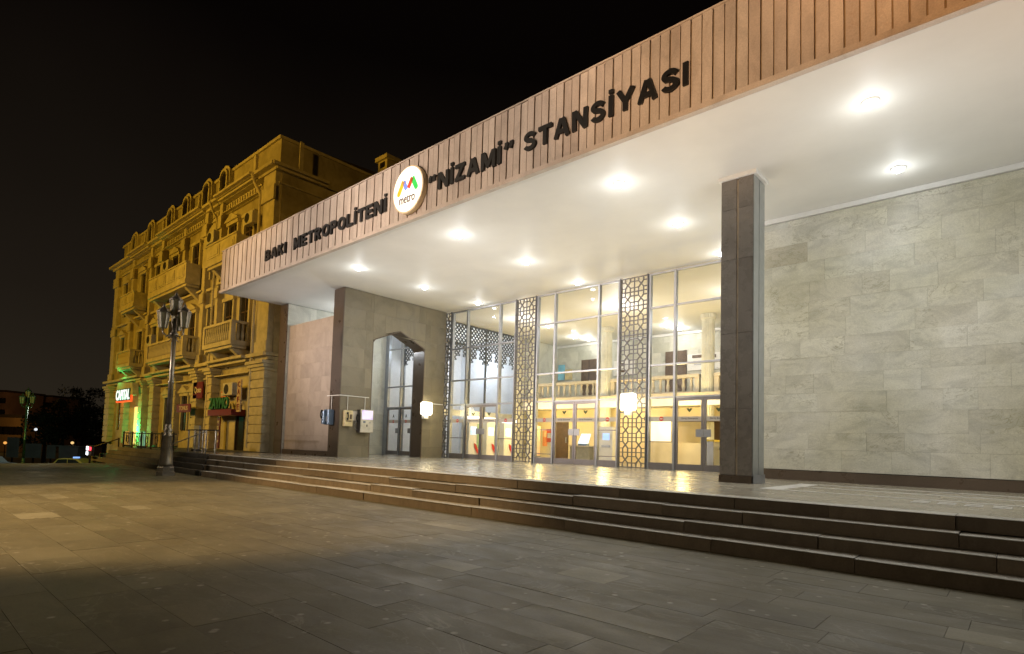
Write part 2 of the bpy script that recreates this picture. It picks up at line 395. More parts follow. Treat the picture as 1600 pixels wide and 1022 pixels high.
def arch_wall(X0, X1, mt):
    Y0 = 11.9; Y1 = GY-.05
    op = [(13.25,P),(13.25,4.0),(13.35,4.14),(14.6,4.66),(15.85,4.14),(15.95,4.0),(15.95,P)]
    poly = [(Y0,P)]+op+[(Y1,P),(Y1,S-.01),(Y0,S-.01)]
    w_ = MB().prism(poly, 'x', X0, X1).build('arch_wall', M['joint'], ST)
    # stone slabs on both faces, cut to the opening
    for xx, sg in ((X1, 1), (X0, -1)):
        mb = MB(); v = P; rows = [.45]+[.768]*8
        ri = 0
        def top(y): return 4.1+(.56-.56*abs(y-14.6)/1.3)
        for h in rows:
            v1 = min(v+h, S-.02); edges = [Y0+.0]; 
            while edges[-1] < Y1: edges.append(min(Y1, edges[-1]+random.uniform(.8, 1.35)))
            for a, b in zip(edges[:-1], edges[1:]):
                for (c, d) in ((max(a, Y0), min(b, 13.25)), (max(a, 13.25), min(b, 15.95)), (max(a, 15.95), min(b, Y1))):
                    if d-c < .03: continue
                    zl = v
                    inside = c >= 13.24 and d <= 15.96
                    if inside:
                        t0, t1 = top(c), top(d)
                        if v1 <= min(t0, t1): continue
                        pk = max(t0, t1, 4.66 if c < 14.6 < d else 0)
                        if v >= pk: pl = [(c+.002,v+.002),(d-.002,v+.002),(d-.002,v1-.002),(c+.002,v1-.002)]
                        else:
                            pts = [(c+.002, min(max(v+.002, t0), v1-.004))]
                            if c < 14.6 < d: pts.append((14.6, min(max(v+.002, 4.66), v1-.004)))
                            pts += [(d-.002, min(max(v+.002, t1), v1-.004)), (d-.002, v1-.002), (c+.002, v1-.002)]
                            pl = pts
                        mb.prism(pl, 'x', xx, xx+sg*.02)
                    else: mb.box(xx, xx+sg*.02, c+.0016, d-.0016, v+.0016, v1-.0016)
            v = v1
            if v >= S-.03: break
        mb.build('stone_facing', mt, w_)
    B(X0-.021, X1+.021, Y0-.03, Y0-.001, P, S-.02).build('granite_facing', M['granite'], w_)
    mb = MB()
    ins = [(13.25,P),(13.25,4.0),(13.35,4.14),(14.6,4.66),(15.85,4.14),(15.95,4.0),(15.95,P)]
    inn = [(13.285,P),(13.285,3.985),(13.37,4.10),(14.6,4.615),(15.83,4.10),(15.915,3.985),(15.915,P)]
    for i in range(len(ins)-1):
        mb.prism([ins[i], inn[i], inn[i+1], ins[i+1]], 'x', X0-.022, X1+.024)
    mb.build('arch_lining', M['granite'], w_)
    return w_
arch_wall(-20.15, -19.47, M['greystone']); arch_wall(-24.62, -24.0, M['hall'])
# recessed pink screen wall between the two, open above
pw = slabs('y', -23.98, -20.17, -.45, 4.95, .6, .8, 1.2, 12.0, .03, .0012).build('pink_wall', M['pink'], ST)
B(-23.98, -20.17, 12.03, 12.3, -.45, 4.94).build('wall_core', M['joint'], pw)
B(-23.98, -20.175, 11.93, 12.3, P, -.452).build('plinth', M['granite'], pw)

# right-hand ashlar wall
rw = B(-5.0, 9, 15.06, 15.4, P, S-.12).build('stone_wall', M['joint'], ST)
slabs('y', -5.0, 9, P+.25, S-.13, lambda: random.choice((.40, .46, .46, .5)), .5, 1.5, 15.03, .03, .0011, tilt=.004).build('wall_slabs', M['ashlar'], rw)
B(-5.0, 9, 14.99, 15.06, P, P+.235).build('plinth', M['granite'], rw)
B(-5.0, 9, 14.97, 15.4, S-.118, S-.004).build('ceiling_moulding', M['white'], rw)
B(-5.0, -4.7, 15.4, GY, P, S-.005).build('return_wall', M['hall'], ST)

# freestanding column
cl = MB()
for z0, z1 in ((P+.16, .9), (.906, 2.5), (2.506, 4.1), (4.106, 5.2), (5.206, 5.86)):
    cl.box(-4.80, -4.475, 12.05, 12.09, z0, z1); cl.box(-4.425, -4.12, 12.05, 12.09, z0, z1)
colm = cl.build('front_column', M['colstone'], ST)
B(-4.79, -4.13, 12.09, 12.70, P, 5.86).build('column_core', M['joint'], colm)
B(-4.81, -4.10, 12.03, 12.089, P, P+.155).build('column_base', M['granite'], colm)
B(-4.472, -4.428, 12.07, 12.088, P+.15, 5.84).build('brass_strip', plain('worn_strip', (.40,.33,.25), .4, .4, .3, 3), colm)
mb = MB(); mb.box(-4.129, -4.105, 12.05, 12.345, P+.18, 5.84); mb.box(-4.129, -4.105, 12.375, 12.70, P+.18, 5.84)
mb.build('side_cladding', plain('grey_cladding', (.36,.38,.38), .3, .5, .1), colm)
B(-4.128, -4.085, 12.03, 12.72, P, P+.178).build('base_cladding', M['steel'], colm)
B(-4.86, -4.05, 12.0, 12.76, 5.862, S-.003).build('column_cap', M['white'], colm)

# ------------------------------------------------------------------ glazing
def mull(mb, x, z0, z1, w=.075, d=.14): mb.box(x-w/2, x+w/2, GY-d/2, GY+d/2, z0, z1)
def rail_(mb, xa, xb, z, h=.06, d=.10): mb.box(xa, xb, GY-d/2, GY+d/2, z-h/2, z+h/2)
def text_mesh(s, W=None, H=None, offset=.0, ext=.01, bev=0, space=1.0):
    cu = bpy.data.curves.new('t', 'FONT'); cu.body = s; cu.offset = offset; cu.extrude = .5; cu.space_character = space
    cu.resolution_u = 4
    ob = bpy.data.objects.new('t', cu); col.objects.link(ob)
    dg = bpy.context.evaluated_depsgraph_get(); me = bpy.data.meshes.new_from_object(ob.evaluated_get(dg))
    bpy.data.objects.remove(ob)
    xs = [v.co.x for v in me.vertices]; ys = [v.co.y for v in me.vertices]
    x0, x1, y0, y1 = min(xs), max(xs), min(ys), max(ys)
    sx = W/(x1-x0) if W else None; sy = H/(y1-y0) if H else None
    sx = sx or sy; sy = sy or sx
    for v in me.vertices: v.co = ((v.co.x-x0)*sx, (v.co.y-y0)*sy, v.co.z*ext)
    return me
def put_text(s, name, mat, parent, origin, right, up, W=None, H=None, offset=0, ext=.01, space=1.0):
    """text with its lower left at origin (world), reading along right"""
    me = text_mesh(s, W, H, offset, ext, 0, space); r = Vector(right); u = Vector(up); nn = r.cross(u)
    mw = Matrix((r, u, nn)).transposed().to_4x4(); mw.translation = Vector(origin)
    if parent is not None:
        o0 = Vector((0,0,0)); q = parent
        while q is not None: o0 += Vector(q.location); q = q.parent
        mw.translation -= o0
    me.transform(mw); me.name = name; me.materials.clear(); me.materials.append(mat)
    o = bpy.data.objects.new(name, me); col.objects.link(o)
    if parent is not None: o.parent = parent
    return o
XR = (1,0,0); ZU = (0,0,1)
M['band'] = plain('frosted_band', (.50,.46,.40), .6, var=.05)
M['noentry'] = plain('no_entry_red', (.55,.03,.02), .5)
M['emblem'] = plain('dark_green_emblem', (.03,.06,.012), .5)
ZT = [5.86, 4.72, 2.78, 1.70]
def glazing_bay(xs, door, split, ztop2=4.72, side_rails=()):
    """xs: the four mullions of a bay; door: (x0,x1) double door between the two middle mullions"""
    fr = MB()
    for x in xs: mull(fr, x, P, 5.9)
    xa, xb = xs[0], xs[-1]
    for a, b in zip(xs[:-1], xs[1:]):
        for z in (5.87, ztop2, 2.78, 1.70): rail_(fr, a+.038, b-.038, z)
    o = fr.build('window_frame', M['steel'], ST)
    for a, b in zip(xs[:-1], xs[1:]):
        zs = [1.73, 2.75, ztop2-.03, 5.84]
        for i, (z0, z1) in enumerate(((1.73, 2.75), (2.81, ztop2-.03), (ztop2+.03, 5.84))):
            B(a+.039, b-.039, GY-.005, GY+.005, z0, z1).build('glass_pane', M['glass'], o)
    # narrow fixed lights beside the doors
    for a, b in zip(xs[:-1], xs[1:]):
        if abs(a-door[0]) < .05 and abs(b-door[1]) < .05: continue
        f = MB(); f.box(a+.038, b-.038, GY-.05, GY+.05, P, P+.22)
        q = f.build('side_light', M['doorframe'], ST)
        for z in side_rails: B(a+.038, b-.038, GY-.02, GY+.02, z-.015, z+.015).build('cross_rail', M['doorframe'], q)
        B(a+.039, b-.039, GY-.005, GY+.005, P+.222, 1.67).build('side_glass', M['glass'], q)
        B(a+.04, b-.04, GY-.012, GY-.006, .92, 1.07).build('frosted_band', M['band'], q)
        cx = (a+b)/2
        MB().lathe([(0.0,0),(.075,0),(.075,.004),(0,.004)], (cx, GY-.0125, 1.0), 16, 'y').build('no_entry_disc', M['noentry'], q)
        B(cx-.05, cx+.05, GY-.0195, GY-.0168, .985, 1.015).build('no_entry_bar', M['signwhite'], q)
    leaves(door[0]+.04, split-.006, 1, True); leaves(split+.006, door[1]-.04, -1, True)
def leaves(a, b, hs, entry, letter=None):
    """one door leaf; hs=1 push plate on its right edge"""
    f = MB(); w_ = .075
    f.box(a, a+w_, GY-.03, GY+.03, P+.01, 1.665); f.box(b-w_, b, GY-.03, GY+.03, P+.01, 1.665)
    f.box(a+w_, b-w_, GY-.03, GY+.03, P+.01, P+.21); f.box(a+w_, b-w_, GY-.03, GY+.03, 1.58, 1.665)
    d = f.build('door', M['doorframe'], ST)
    B(a+w_, b-w_, GY-.004, GY+.004, P+.21, 1.58).build('door_glass', M['glass'], d)
    px = b-.24 if hs > 0 else a
    B(px, px+.24, GY-.055, GY-.031, .42, .66).build('push_plate', M['steel'], d)
    B(a+w_+.002, b-w_-.002, GY-.012, GY-.006, .92, 1.07).build('frosted_band', M['band'], d)
    cx = (a+b)/2
    if entry:
        wd = min(.58, (b-a)*.6)
        put_text('Giriş Entrance', 'door_text', M['black'], d, (cx-wd/2, GY-.014, .965), XR, ZU, wd, .07, .01, .001)
        e_ = MB(); e_.prism([(cx,1.2),(cx+.06,1.26),(cx+.10,1.33),(cx+.03,1.33),(cx,1.29),(cx-.03,1.33),(cx-.10,1.33),(cx-.06,1.26)], 'y', GY-.014, GY-.009)
        e_.build('leaf_emblem', M['emblem'], d)
    else:
        put_text('A', 'door_letter', M['black'], d, (cx-.07, GY-.014, 1.18), XR, ZU, .15, .17, .03, .001)
        MB().lathe([(0.0,0),(.065,0),(.065,.004),(0,.004)], (cx, GY-.0125, .99), 16, 'y').build('no_entry_disc', M['noentry'], d)
        B(cx-.04, cx+.04, GY-.0195, GY-.0168, .975, 1.005).build('no_entry_bar', M['signwhite'], d)
glazing_bay([-19.02,-18.08,-16.12,-15.24], (-18.08,-16.12), -17.1, 4.2, (.25,))
glazing_bay([-14.10,-13.24,-11.26,-10.42], (-13.24,-11.26), -12.25, 4.72, (.62,-.3))
glazing_bay([-9.24,-8.33,-6.38,-5.5], (-8.33,-6.38), -7.35, 4.72, (.25,))
# exit doors seen through the arch
fr = MB()
for x in (-23.72,-22.68,-21.72,-20.80): mull(fr, x, P, 5.9, .06)
for z in (5.87, 4.6, 2.7, 1.68): rail_(fr, -23.9, -20.17, z)
o = fr.build('window_frame', M['steel'], ST)
for a, b in ((-23.69,-22.71),(-22.65,-21.75),(-21.69,-20.83)):
    for z0, z1 in ((1.73,2.66),(2.74,4.56),(4.64,5.84)): B(a, b, GY-.005, GY+.005, z0, z1).build('glass_pane', M['glass'], o)
for a, b, hs in ((-23.68,-22.72,1),(-22.64,-21.76,1),(-21.68,-20.84,-1)): leaves(a, b, hs, False)
B(-20.77, -20.2, GY-.05, GY+.05, P, 1.64).build('side_panel', M['cream'], ST)
B(-24.0, -23.76, GY-.06, GY+.06, P, 5.9).build('end_post', M['steel'], ST)

# lattice screens between the bays
def lattice(x0, x1):
    f = MB(); Y = GY-.06
    f.box(x0-.04, x0, Y-.06, Y+.08, P, 5.9); f.box(x1, x1+.04, Y-.06, Y+.08, P, 5.9)
    H = (5.88-P-.02)/13; W = x1-x0; u = lambda t: x0+W*t
    t0, t1, t2, t3, t4, t5, t6 = 0, .156, .344, .5, .656, .844, 1
    b = .032; zb = P+.02
    def h(a, c, z): f.box(u(a), u(c), Y-.025, Y+.02, z-b/2, z+b/2)
    def v(t, a, c): f.box(u(t)-b/2, u(t)+b/2, Y-.021, Y+.016, a, c)
    for k in range(13):
        z = zb+k*H                                   # major rail of the cell at z, X zone in the middle of z..z+H
        h(0, 1, z)
        zl, zu = z+H*.28, z+H*.72
        for zz in (zl, zu):
            h(0, t1, zz); h(t2, t4, zz); h(t5, 1, zz)
        for t in (t1, t2, t4, t5): v(t, z, zl); v(t, zu, z+H)
        for p, q in ((t1, t2), (t4, t5)):
            f.bar((u(p), Y, zl), (u(q), Y, zu), b, .05); f.bar((u(p), Y+.004, zu), (u(q), Y+.004, zl), b, .05)
    v(t3, P, 5.88); h(0, 1, 5.87)
    return f.build('lattice_screen', M['lattice'], ST)
for x0, x1 in ((-19.43, -19.1), (-15.16, -14.18), (-10.34, -9.32), (-5.42, -5.05)): 
    if x0 < -19: lattice(-20.06, -19.10)
    else: lattice(x0, x1)

# ------------------------------------------------------------------ interior
B(-25.4, -4.7, GY+.1, 28, P-.3, P-.004).build('hall_floor', M['hallfloor'], ST)
B(-20.62, -4.7, 27.0, 27.2, 1.9, S-.01).build('hall_back_wall', M['hall'], ST)
mb = slabs('y', -20.55, -4.75, 2.5, S-.15, .5, .7, 1.2, 26.96, .03, .002); mb.build('hall_wall_slabs', M['hall'], ST)
B(-20.6, -4.72, 26.86, 26.955, S-.14, S-.012).build('hall_moulding', M['white'], ST)
B(-4.72, -4.5, GY+.02, 27, P, S-.01).build('hall_side_wall', M['hall'], ST)
B(-25.4, -25.2, GY+.1, 27, P, S-.01).build('left_hall_wall', M['coolwall'], ST)
B(-25.2, -20.7, 23.5, 23.7, P, S-.01).build('left_hall_wall', M['coolwall'], ST)
gal = B(-20.3, -4.74, 23.6, 27.0, 1.95, 2.36).build('gallery_slab', M['white'], ST)
B(-20.3, -4.74, 23.5, 24.2, 2.361, 2.5).build('gallery_edge', M['balstone'], gal)
B(-20.3, -4.74, 24.6, 24.8, P, 1.948).build('ground_floor_wall', M['cream'], ST)
# fluted columns and balustrade
def fluted(x, y):
    c = MB(); c.lathe([(.33,P),(.33,P+.3),(.28,P+.32),(.265,5.7),(.33,5.75),(.33,S-.01)], (x,y,0), 40, 'z', .06)
    c.build('fluted_column', M['hall'], ST)
for x in (-19.95, -15.25, -10.1, -5.2): fluted(x, 24.0)
for a, b in ((-19.6,-15.6), (-14.92,-10.45), (-9.78,-5.5)):
    bl = MB(); bl.box(a, b, 23.83, 24.12, 3.2, 3.34); bl.box(a, b, 23.85, 24.10, 2.502, 2.60)
    bl.box(a, a+.2, 23.88, 24.08, 2.6, 3.2); bl.box(b-.2, b, 23.88, 24.08, 2.6, 3.2)
    bo = bl.build('balustrade', M['balstone'], ST); nb = int((b-a-.4)/.36); src = None
    for i in range(nb):
        xx = a+.2+(i+.5)*(b-a-.4)/nb
        if src is None:
            src = MB().lathe([(.07,0),(.07,.06),(.05,.08),(.085,.20),(.075,.28),(.045,.42),(.05,.50),(.07,.54),(.07,.60)], (0,0,0), 10).build('baluster', M['balstone'], bo, local=True, smooth=True)
            src.location = Vector((xx, 23.97, 2.6))-Vector(ST.location)
        else:
            c = src.copy(); col.objects.link(c); c.location = Vector((xx, 23.97, 2.6))-Vector(ST.location)
# gallery doors, notice panels
for a, b, z in ((-18.77,-17.7,4.98), (-13.56,-12.42,5.0)):
    d = B(a, b, 26.88, 26.929, 2.5, z).build('gallery_door', M['brown'], ST)
    B((a+b)/2-.012, (a+b)/2+.012, 26.86, 26.879, 2.55, z-.03).build('door_joint', M['black'], d)
    B((a+b)/2+.05, (a+b)/2+.09, 26.83, 26.879, 3.6, 3.8).build('door_handle', M['steel'], d)
# pointed fretwork friezes
def frieze(along, at, u0, n, pitch, ztop, zsp, name='fretwork_frieze'):
    f = MB()
    def bx(a, b, z0, z1, th=.03):
        if along == 'y': f.box(at-th, at+th, a, b, z0, z1)
        else: f.box(a, b, at-th, at+th, z0, z1)
    def br(a, z0, b, z1, w=.035):
        if along == 'y': f.bar((at, a, z0), (at, b, z1), w, .04, (1,0,0))
        else: f.bar((a, at, z0), (b, at, z1), w, .04)
    q = pitch/5
    for k in range(n):
        c0 = u0+k*pitch
        bx(c0-.035, c0+.035, P, ztop, .05)
        for i in range(5):
            zc = ztop
            um = (i+.5)*q; prof = zsp+.75*(1-abs(um/pitch-.5)*2)+.12
            while zc-q > prof-.1:
                a, b = c0+i*q, c0+(i+1)*q
                br(a, zc, b, zc-q, .05); br(a, zc-q, b, zc, .05)
                br(a+q*.5, zc-q*.2, a+q*.5, zc-q*.8, .05)
                zc -= q
            bx(c0+i*q, c0+(i+1)*q, zc-.03, zc, .02)
            bx(c0+i*q-.012, c0+i*q+.012, zc-.05, zc+.1, .02)
    c0 = u0+n*pitch; bx(c0-.035, c0+.035, P, ztop, .05)
    bx(u0, c0, ztop-.04, ztop, .05)
    return f.build(name, M['frieze'], ST)
frieze('y', -20.6, 17.5, 5, 1.14, S-.02, 3.85)
frieze('x', 19.2, -25.1, 3, 1.14, S-.6, 3.85)
B(-20.66, -20.56, 23.3, 27, P, S-.01).build('hall_side_wall', M['hall'], ST)
B(-20.65, -20.63, 17.4, 23.2, 1.35, 1.65).build('partition_rail', M['steel'], ST)

# ------------------------------------------------------------------ ceiling lights of the canopy and hall
def x_near(l): return l[0] > -3
def ceiling_light(energy, label, loc, c=(1,.98,.94), group='downlights in the white canopy', proto=[None]):
    if proto[0] is None:
        t = thing('ceiling_light', loc, label, 'ceiling light', group)
        MB().lathe([(.10,-.02),(.13,-.022),(.145,0),(.145,.01),(.10,.01)], (0,0,0), 24).build('ring', M['white'], t, local=True, smooth=True)
        MB().lathe([(.0,-.085),(.05,-.08),(.09,-.055),(.105,-.022),(.105,.0),(0,.0)], (0,0,0), 20).build('bulb', M['lamp'], t, local=True, smooth=True)
        proto[0] = t
    else:
        t = copy_tree(proto[0]); t.location = loc
    tag(t, label, 'ceiling light', group)
    if group.startswith('lights'): point('ceiling_glow', (loc[0], loc[1], loc[2]-.4), energy*.32, c, .2)
    else:
        point('ceiling_glow', (loc[0], loc[1], loc[2]-.42), energy*(.055 if x_near(loc) else .06), (.95, .98, 1), .05)
        spot('ceiling_light_beam', (loc[0], loc[1], loc[2]-.1), (loc[0], loc[1], 0), energy*.25, c, 130, .8, .1)
    return t
LX = [(-17.0, 'above the arched grey wall'), (-11.9, 'third from the brown column, under the station name'), (-6.65, 'just left of the brown column top'), (-1.8, 'in front of the pale stone wall')]
LY = [(10.85, 'front row'), (13.8, 'middle row'), (16.7, 'back row')]
NM = {(-17.0): 'column of lights nearest the arched grey wall', (-11.9): 'second column of lights from the arched wall', (-6.65): 'column of lights beside the brown column', (-1.8): 'column of lights over the bare stone wall'}
for x, _ in LX:
    for y, rn in LY:
        if x > -2 and y > 15: continue
        ceiling_light(150, 'round canopy downlight in the %s, %s' % (rn, NM[x]), (x, y, S), (1, .95, .84) if x < -5 else (.88, .95, 1))
for x, y, e_, c_ in ((-1.8,11.2,245,(1,.99,.955)), (3.6,11.2,245,(1,.99,.96)), (-6.6,11.5,155,(1,.98,.97)), (-6.9,14.6,88,(1,.96,.90)), (-11.9,11.3,150,(1,.98,.96)), (-11.9,14.7,98,(1,.96,.90)), (-16.7,11.3,125,(1,.98,.97)), (-16.3,14.5,90,(1,.96,.91)), (-22.0,10.6,45,(.95,.93,1))):
    point('canopy_fill', (x, y, S-(3.1 if x > -3 else 2.5)), e_*.86, c_, 1.8)  # added fill floating below the soffit, without fixtures, to even out its brightness
point('ceiling_glow', (-22.1, 14.6, S-1.4), 190, (.92, .96, 1), .07)  # added light for the arched bay, no fixture above it
HL = [(-17.7, 26.0, 'left gallery light against the back wall, over the brown door'), (-17.9, 25.0, 'left gallery light just in front of another, above the balustrade'),
      (-12.6, 25.1, 'right gallery light, the one nearer the glass'), (-12.4, 26.05, 'right gallery light nearest the back wall'), (-17.4, 22.0, 'hall light nearest the glass, left of the middle bay')]
for x, y, lb in HL: ceiling_light(95, lb, (x, y, S), (1,.98,.94), 'lights inside the station hall')
point('hall_glow', (-12.5, 20.5, S-.8), 110, (.97,.97,1), .3); point('hall_glow', (-7.5, 21, S-.8), 110, (.97,.97,1), .3); point('hall_glow', (-17.5, 20, S-.8), 75, (.97,.97,1), .3)
for x in (-18.3, -14.4, -10.6, -7.0): point('ground_floor_glow', (x, 22.3, 1.5), 250, (1,.72,.27), .35)
for x, y in ((-23, 20.5), (-23, 22.3)): point('left_hall_glow', (x, y, 4.4), 130, (.80,.88,1), .4)
point('left_hall_glow', (-22.6, 18.2, 4.6), 55, (.82,.9,1), .3)

# ------------------------------------------------------------------ wall lamps
def wall_lamp(loc, arm_to, label):
    t = thing('wall_lamp', loc, label, 'wall lamp', 'square white wall lamps'); x, y, z = loc
    MB().box(x-.27, x+.27, y-.12, y+.12, z, z+.58).build('lamp_shade', M['lampwarm'], t, bevel=.07)
    B(x-.12, x+.12, y-.06, y+.06, z-.16, z-.002).build('bracket', M['white'], t)
    if arm_to: MB().tube([(x, y, z+.6), arm_to], .02).build('conduit', M['white'], t)
    return t
wall_lamp((-9.83, 16.85, 1.27), None, 'glowing square lamp on the metal lattice beside the right doors')
point('wall_lamp_glow', (-9.83, 16.5, 1.55), 22, (1,.86,.5), .2)
t = thing('wall_lamp', (-19.28, 16.0, 1.2), 'glowing square lamp on the edge of the arched grey wall', 'wall lamp', 'square white wall lamps')
MB().box(-19.44, -19.16, 15.78, 16.27, 1.2, 1.76).build('lamp_shade', M['lampwarm'], t, bevel=.07)
B(-19.44, -19.3, 15.9, 16.15, 1.04, 1.198).build('bracket', M['white'], t)
MB().tube([(-19.42, 16.27, 1.72), (-19.42, 17.05, 1.72)], .018).build('conduit', M['white'], t)
point('wall_lamp_glow', (-18.95, 16.05, 1.5), 16, (1,.84,.45), .2)

# ------------------------------------------------------------------ pay phones
ct = thing('conduit_rail', (-19.42, 12.3, 1.1), 'thin white conduit frame above the pay phones on the grey wall', 'pipe')
c = MB(); XA = -19.415
c.tube([(-20.3, 11.84, 1.72), (XA, 11.84, 1.72), (XA, 13.15, 1.72)], .018, 6)
c.build('top_pipe', M['white'], ct)
for p in (((-19.97, 11.84)), ((XA, 12.2)), ((XA, 12.98))):
    MB().tube([(p[0], p[1], 1.72), (p[0], p[1], 1.17)], .014, 6).build('drop_pipe', M['white'], ct)
M['bluemetal'] = plain('blue_metal', (.16,.22,.31), .35, .5, .1)
M['beige'] = plain('phone_beige', (.66,.55,.30), .45)
M['phonegrey'] = plain('phone_side', (.10,.09,.09), .5)
M['phonewhite'] = plain('phone_white', (.66,.62,.50), .4)
M['screen'] = emis('lit_poster', (.80,.78,1), .75, (14, (.42,.20,.75)))
def handset(mb, x, y, z, ax='x', s=1):
    pts = []
    for i in range(7):
        t = -1+i/3; dz = t*.09*s; off = .03*(1-t*t)
        pts.append((x+off, y, z+dz) if ax == 'x' else (x, y-off, z+dz))
    mb.tube(pts, .018*s, 8)
    for k in (0, -1):
        p = pts[k]; mb.lathe([(.0,-.02),(.032*s,-.02),(.032*s,.02),(0,.02)], (p[0]-(.01 if ax=='x' else 0), p[1]+(.01 if ax=='y' else 0), p[2]), 10, ax)
ph = thing('pay_phone', (-20.0, 11.83, .58), 'blue-grey pay phone on the dark front edge of the arched wall', 'pay phone', 'pay phones on the grey wall')
B(-20.12, -19.80, 11.62, 11.868, .58, 1.17).build('body', M['bluemetal'], ph, bevel=.02)
B(-20.10, -19.95, 11.50, 11.618, .60, 1.12).build('hood_side', M['bluemetal'], ph, bevel=.02)
B(-20.0, -19.86, 11.60, 11.6195, .70, .90).build('keypad', M['steel'], ph)
h = MB(); handset(h, -20.05, 11.47, .98, 'y', 1.4); h.build('handset', M['black'], ph, smooth=True)
ph = thing('pay_phone', (-19.4, 12.2, .55), 'small beige pay phone with a black handset, middle of three phones', 'pay phone', 'pay phones on the grey wall')
B(-19.448, -19.26, 12.02, 12.36, .54, 1.15).build('body', M['beige'], ph, bevel=.015)
h = MB(); handset(h, -19.23, 12.12, .93, 'x', 1.25); h.build('handset', M['black'], ph, smooth=True)
B(-19.262, -19.25, 12.22, 12.31, .82, 1.0).build('keypad', M['brown'], ph)
B(-19.262, -19.25, 12.08, 12.30, .72, .76).build('coin_tray', M['brown'], ph)
nb_ = B(-19.448, -19.435, 12.38, 12.70, .78, 1.14).build('notice_board', M['signwhite']); tag(nb_, 'pale paper notice on the grey wall right of the beige phone', 'notice')
ph = thing('pay_phone', (-19.35, 12.95, .32), 'large white phone terminal with a lit screen, right of the other phones', 'pay phone', 'pay phones on the grey wall')
MB().prism([(12.66,.32),(13.24,.32),(13.28,.9),(13.24,1.22),(12.66,1.22)], 'x', -19.447, -19.22).build('body', M['phonegrey'], ph)
B(-19.22, -19.17, 12.66, 13.24, .32, 1.22).build('front_plate', M['phonewhite'], ph, bevel=.02)
B(-19.169, -19.16, 12.71, 13.19, .84, 1.18).build('screen', M['screen'], ph)
B(-19.169, -19.158, 12.77, 12.87, .70, .77).build('card_slot', M['bluemetal'], ph)
B(-19.169, -19.155, 12.93, 12.96, .55, .64).build('key_lock', M['black'], ph)
B(-19.169, -19.158, 13.06, 13.10, .70, .74).build('button', M['steel'], ph)
h = MB(); handset(h, -19.33, 12.60, .88, 'y', 1.3); h.build('handset', M['black'], ph, smooth=True)
MB().tube([(-19.35,12.58,.78),(-19.33,12.50,.62),(-19.34,12.52,.48),(-19.36,12.64,.42)], .008, 6).build('cord', M['steel'], ph)

# ------------------------------------------------------------------ the name on the fascia
YL = 9.235
def arc(cx, cy, rx, ry, a0, a1, n=10): return [(cx+rx*math.cos(math.radians(a0+(a1-a0)*i/n)), cy+ry*math.sin(math.radians(a0+(a1-a0)*i/n))) for i in range(n+1)]
h_ = .105                                    # half a stroke
GL = {
 'I': (.24, [[(.12,0),(.12,1)]]),
 'İ': (.24, [[(.12,0),(.12,1)], [(.12,1.10),(.12,1.28)]]),
 'L': (.66, [[(h_,1),(h_,0)], [(2*h_,h_),(.66,h_)]]),
 'T': (.76, [[(.38,0),(.38,1-2*h_)], [(0,1-h_),(.76,1-h_)]]),
 'E': (.70, [[(h_,0),(h_,1)], [(2*h_,h_),(.70,h_)], [(2*h_,.5),(.65,.5)], [(2*h_,1-h_),(.69,1-h_)]]),
 'N': (.80, [[(h_,0),(h_,1)], [(.80-h_,0),(.80-h_,1)], [(.13,.97),(.67,.03)]]),
 'M': (.94, [[(h_,0),(h_,1)], [(.94-h_,0),(.94-h_,1)], [(.14,.97),(.47,.10)], [(.47,.10),(.80,.97)]]),
 'A': (.86, [[(.11,0),(.40,.97)], [(.75,0),(.46,.97)], [(.24,.30),(.62,.30)]]),
 'K': (.80, [[(h_,0),(h_,1)], [(.16,.42),(.66,.99)], [(.33,.55),(.69,0.01)]]),
 'Z': (.70, [[(0,1-h_),(.70,1-h_)], [(0,h_),(.70,h_)], [(.13,.12),(.57,.88)]]),
 'Y': (.84, [[(.42,0),(.42,.45)], [(.10,1),(.42,.40)], [(.74,1),(.42,.40)]]),
 'O': (.86, [arc(.43,.5,.43-h_,.5-h_,90,450,28)]),
 'P': (.74, [[(h_,0),(h_,1)], [(2*h_,1-h_),(.42,1-h_)]+arc(.42,.70,.20,.195,90,-90,10)[1:]+[(2*h_,.505)]]),
 'R': (.80, [[(h_,0),(h_,1)], [(2*h_,1-h_),(.44,1-h_)]+arc(.44,.71,.20,.185,90,-90,10)[1:]+[(2*h_,.525)], [(.42,.48),(.67,0)]]),
 'B': (.76, [[(h_,0),(h_,1)], [(2*h_,1-h_),(.42,1-h_)]+arc(.42,.72,.18,.175,90,-90,10)[1:]+[(2*h_,.545)], [(2*h_,.545),(.42,.53)]+arc(.44,.315,.20,.21,80,-90,10)[1:]+[(2*h_,h_)]]),
 'S': (.76, [
             [(.64,.74)]+arc(.38,.715,.235,.18,25,225,11)+[(.46,.515)]+arc(.38,.29,.26,.185,45,-165,12)]),
 '“': (.62, [[(.12,.66),(.12,.86),(.20,1.02)], [(.42,.66),(.42,.86),(.50,1.02)]]),
 '”': (.62, [[(.20,1.02),(.20,.84),(.11,.66)], [(.50,1.02),(.50,.84),(.41,.66)]]),
}
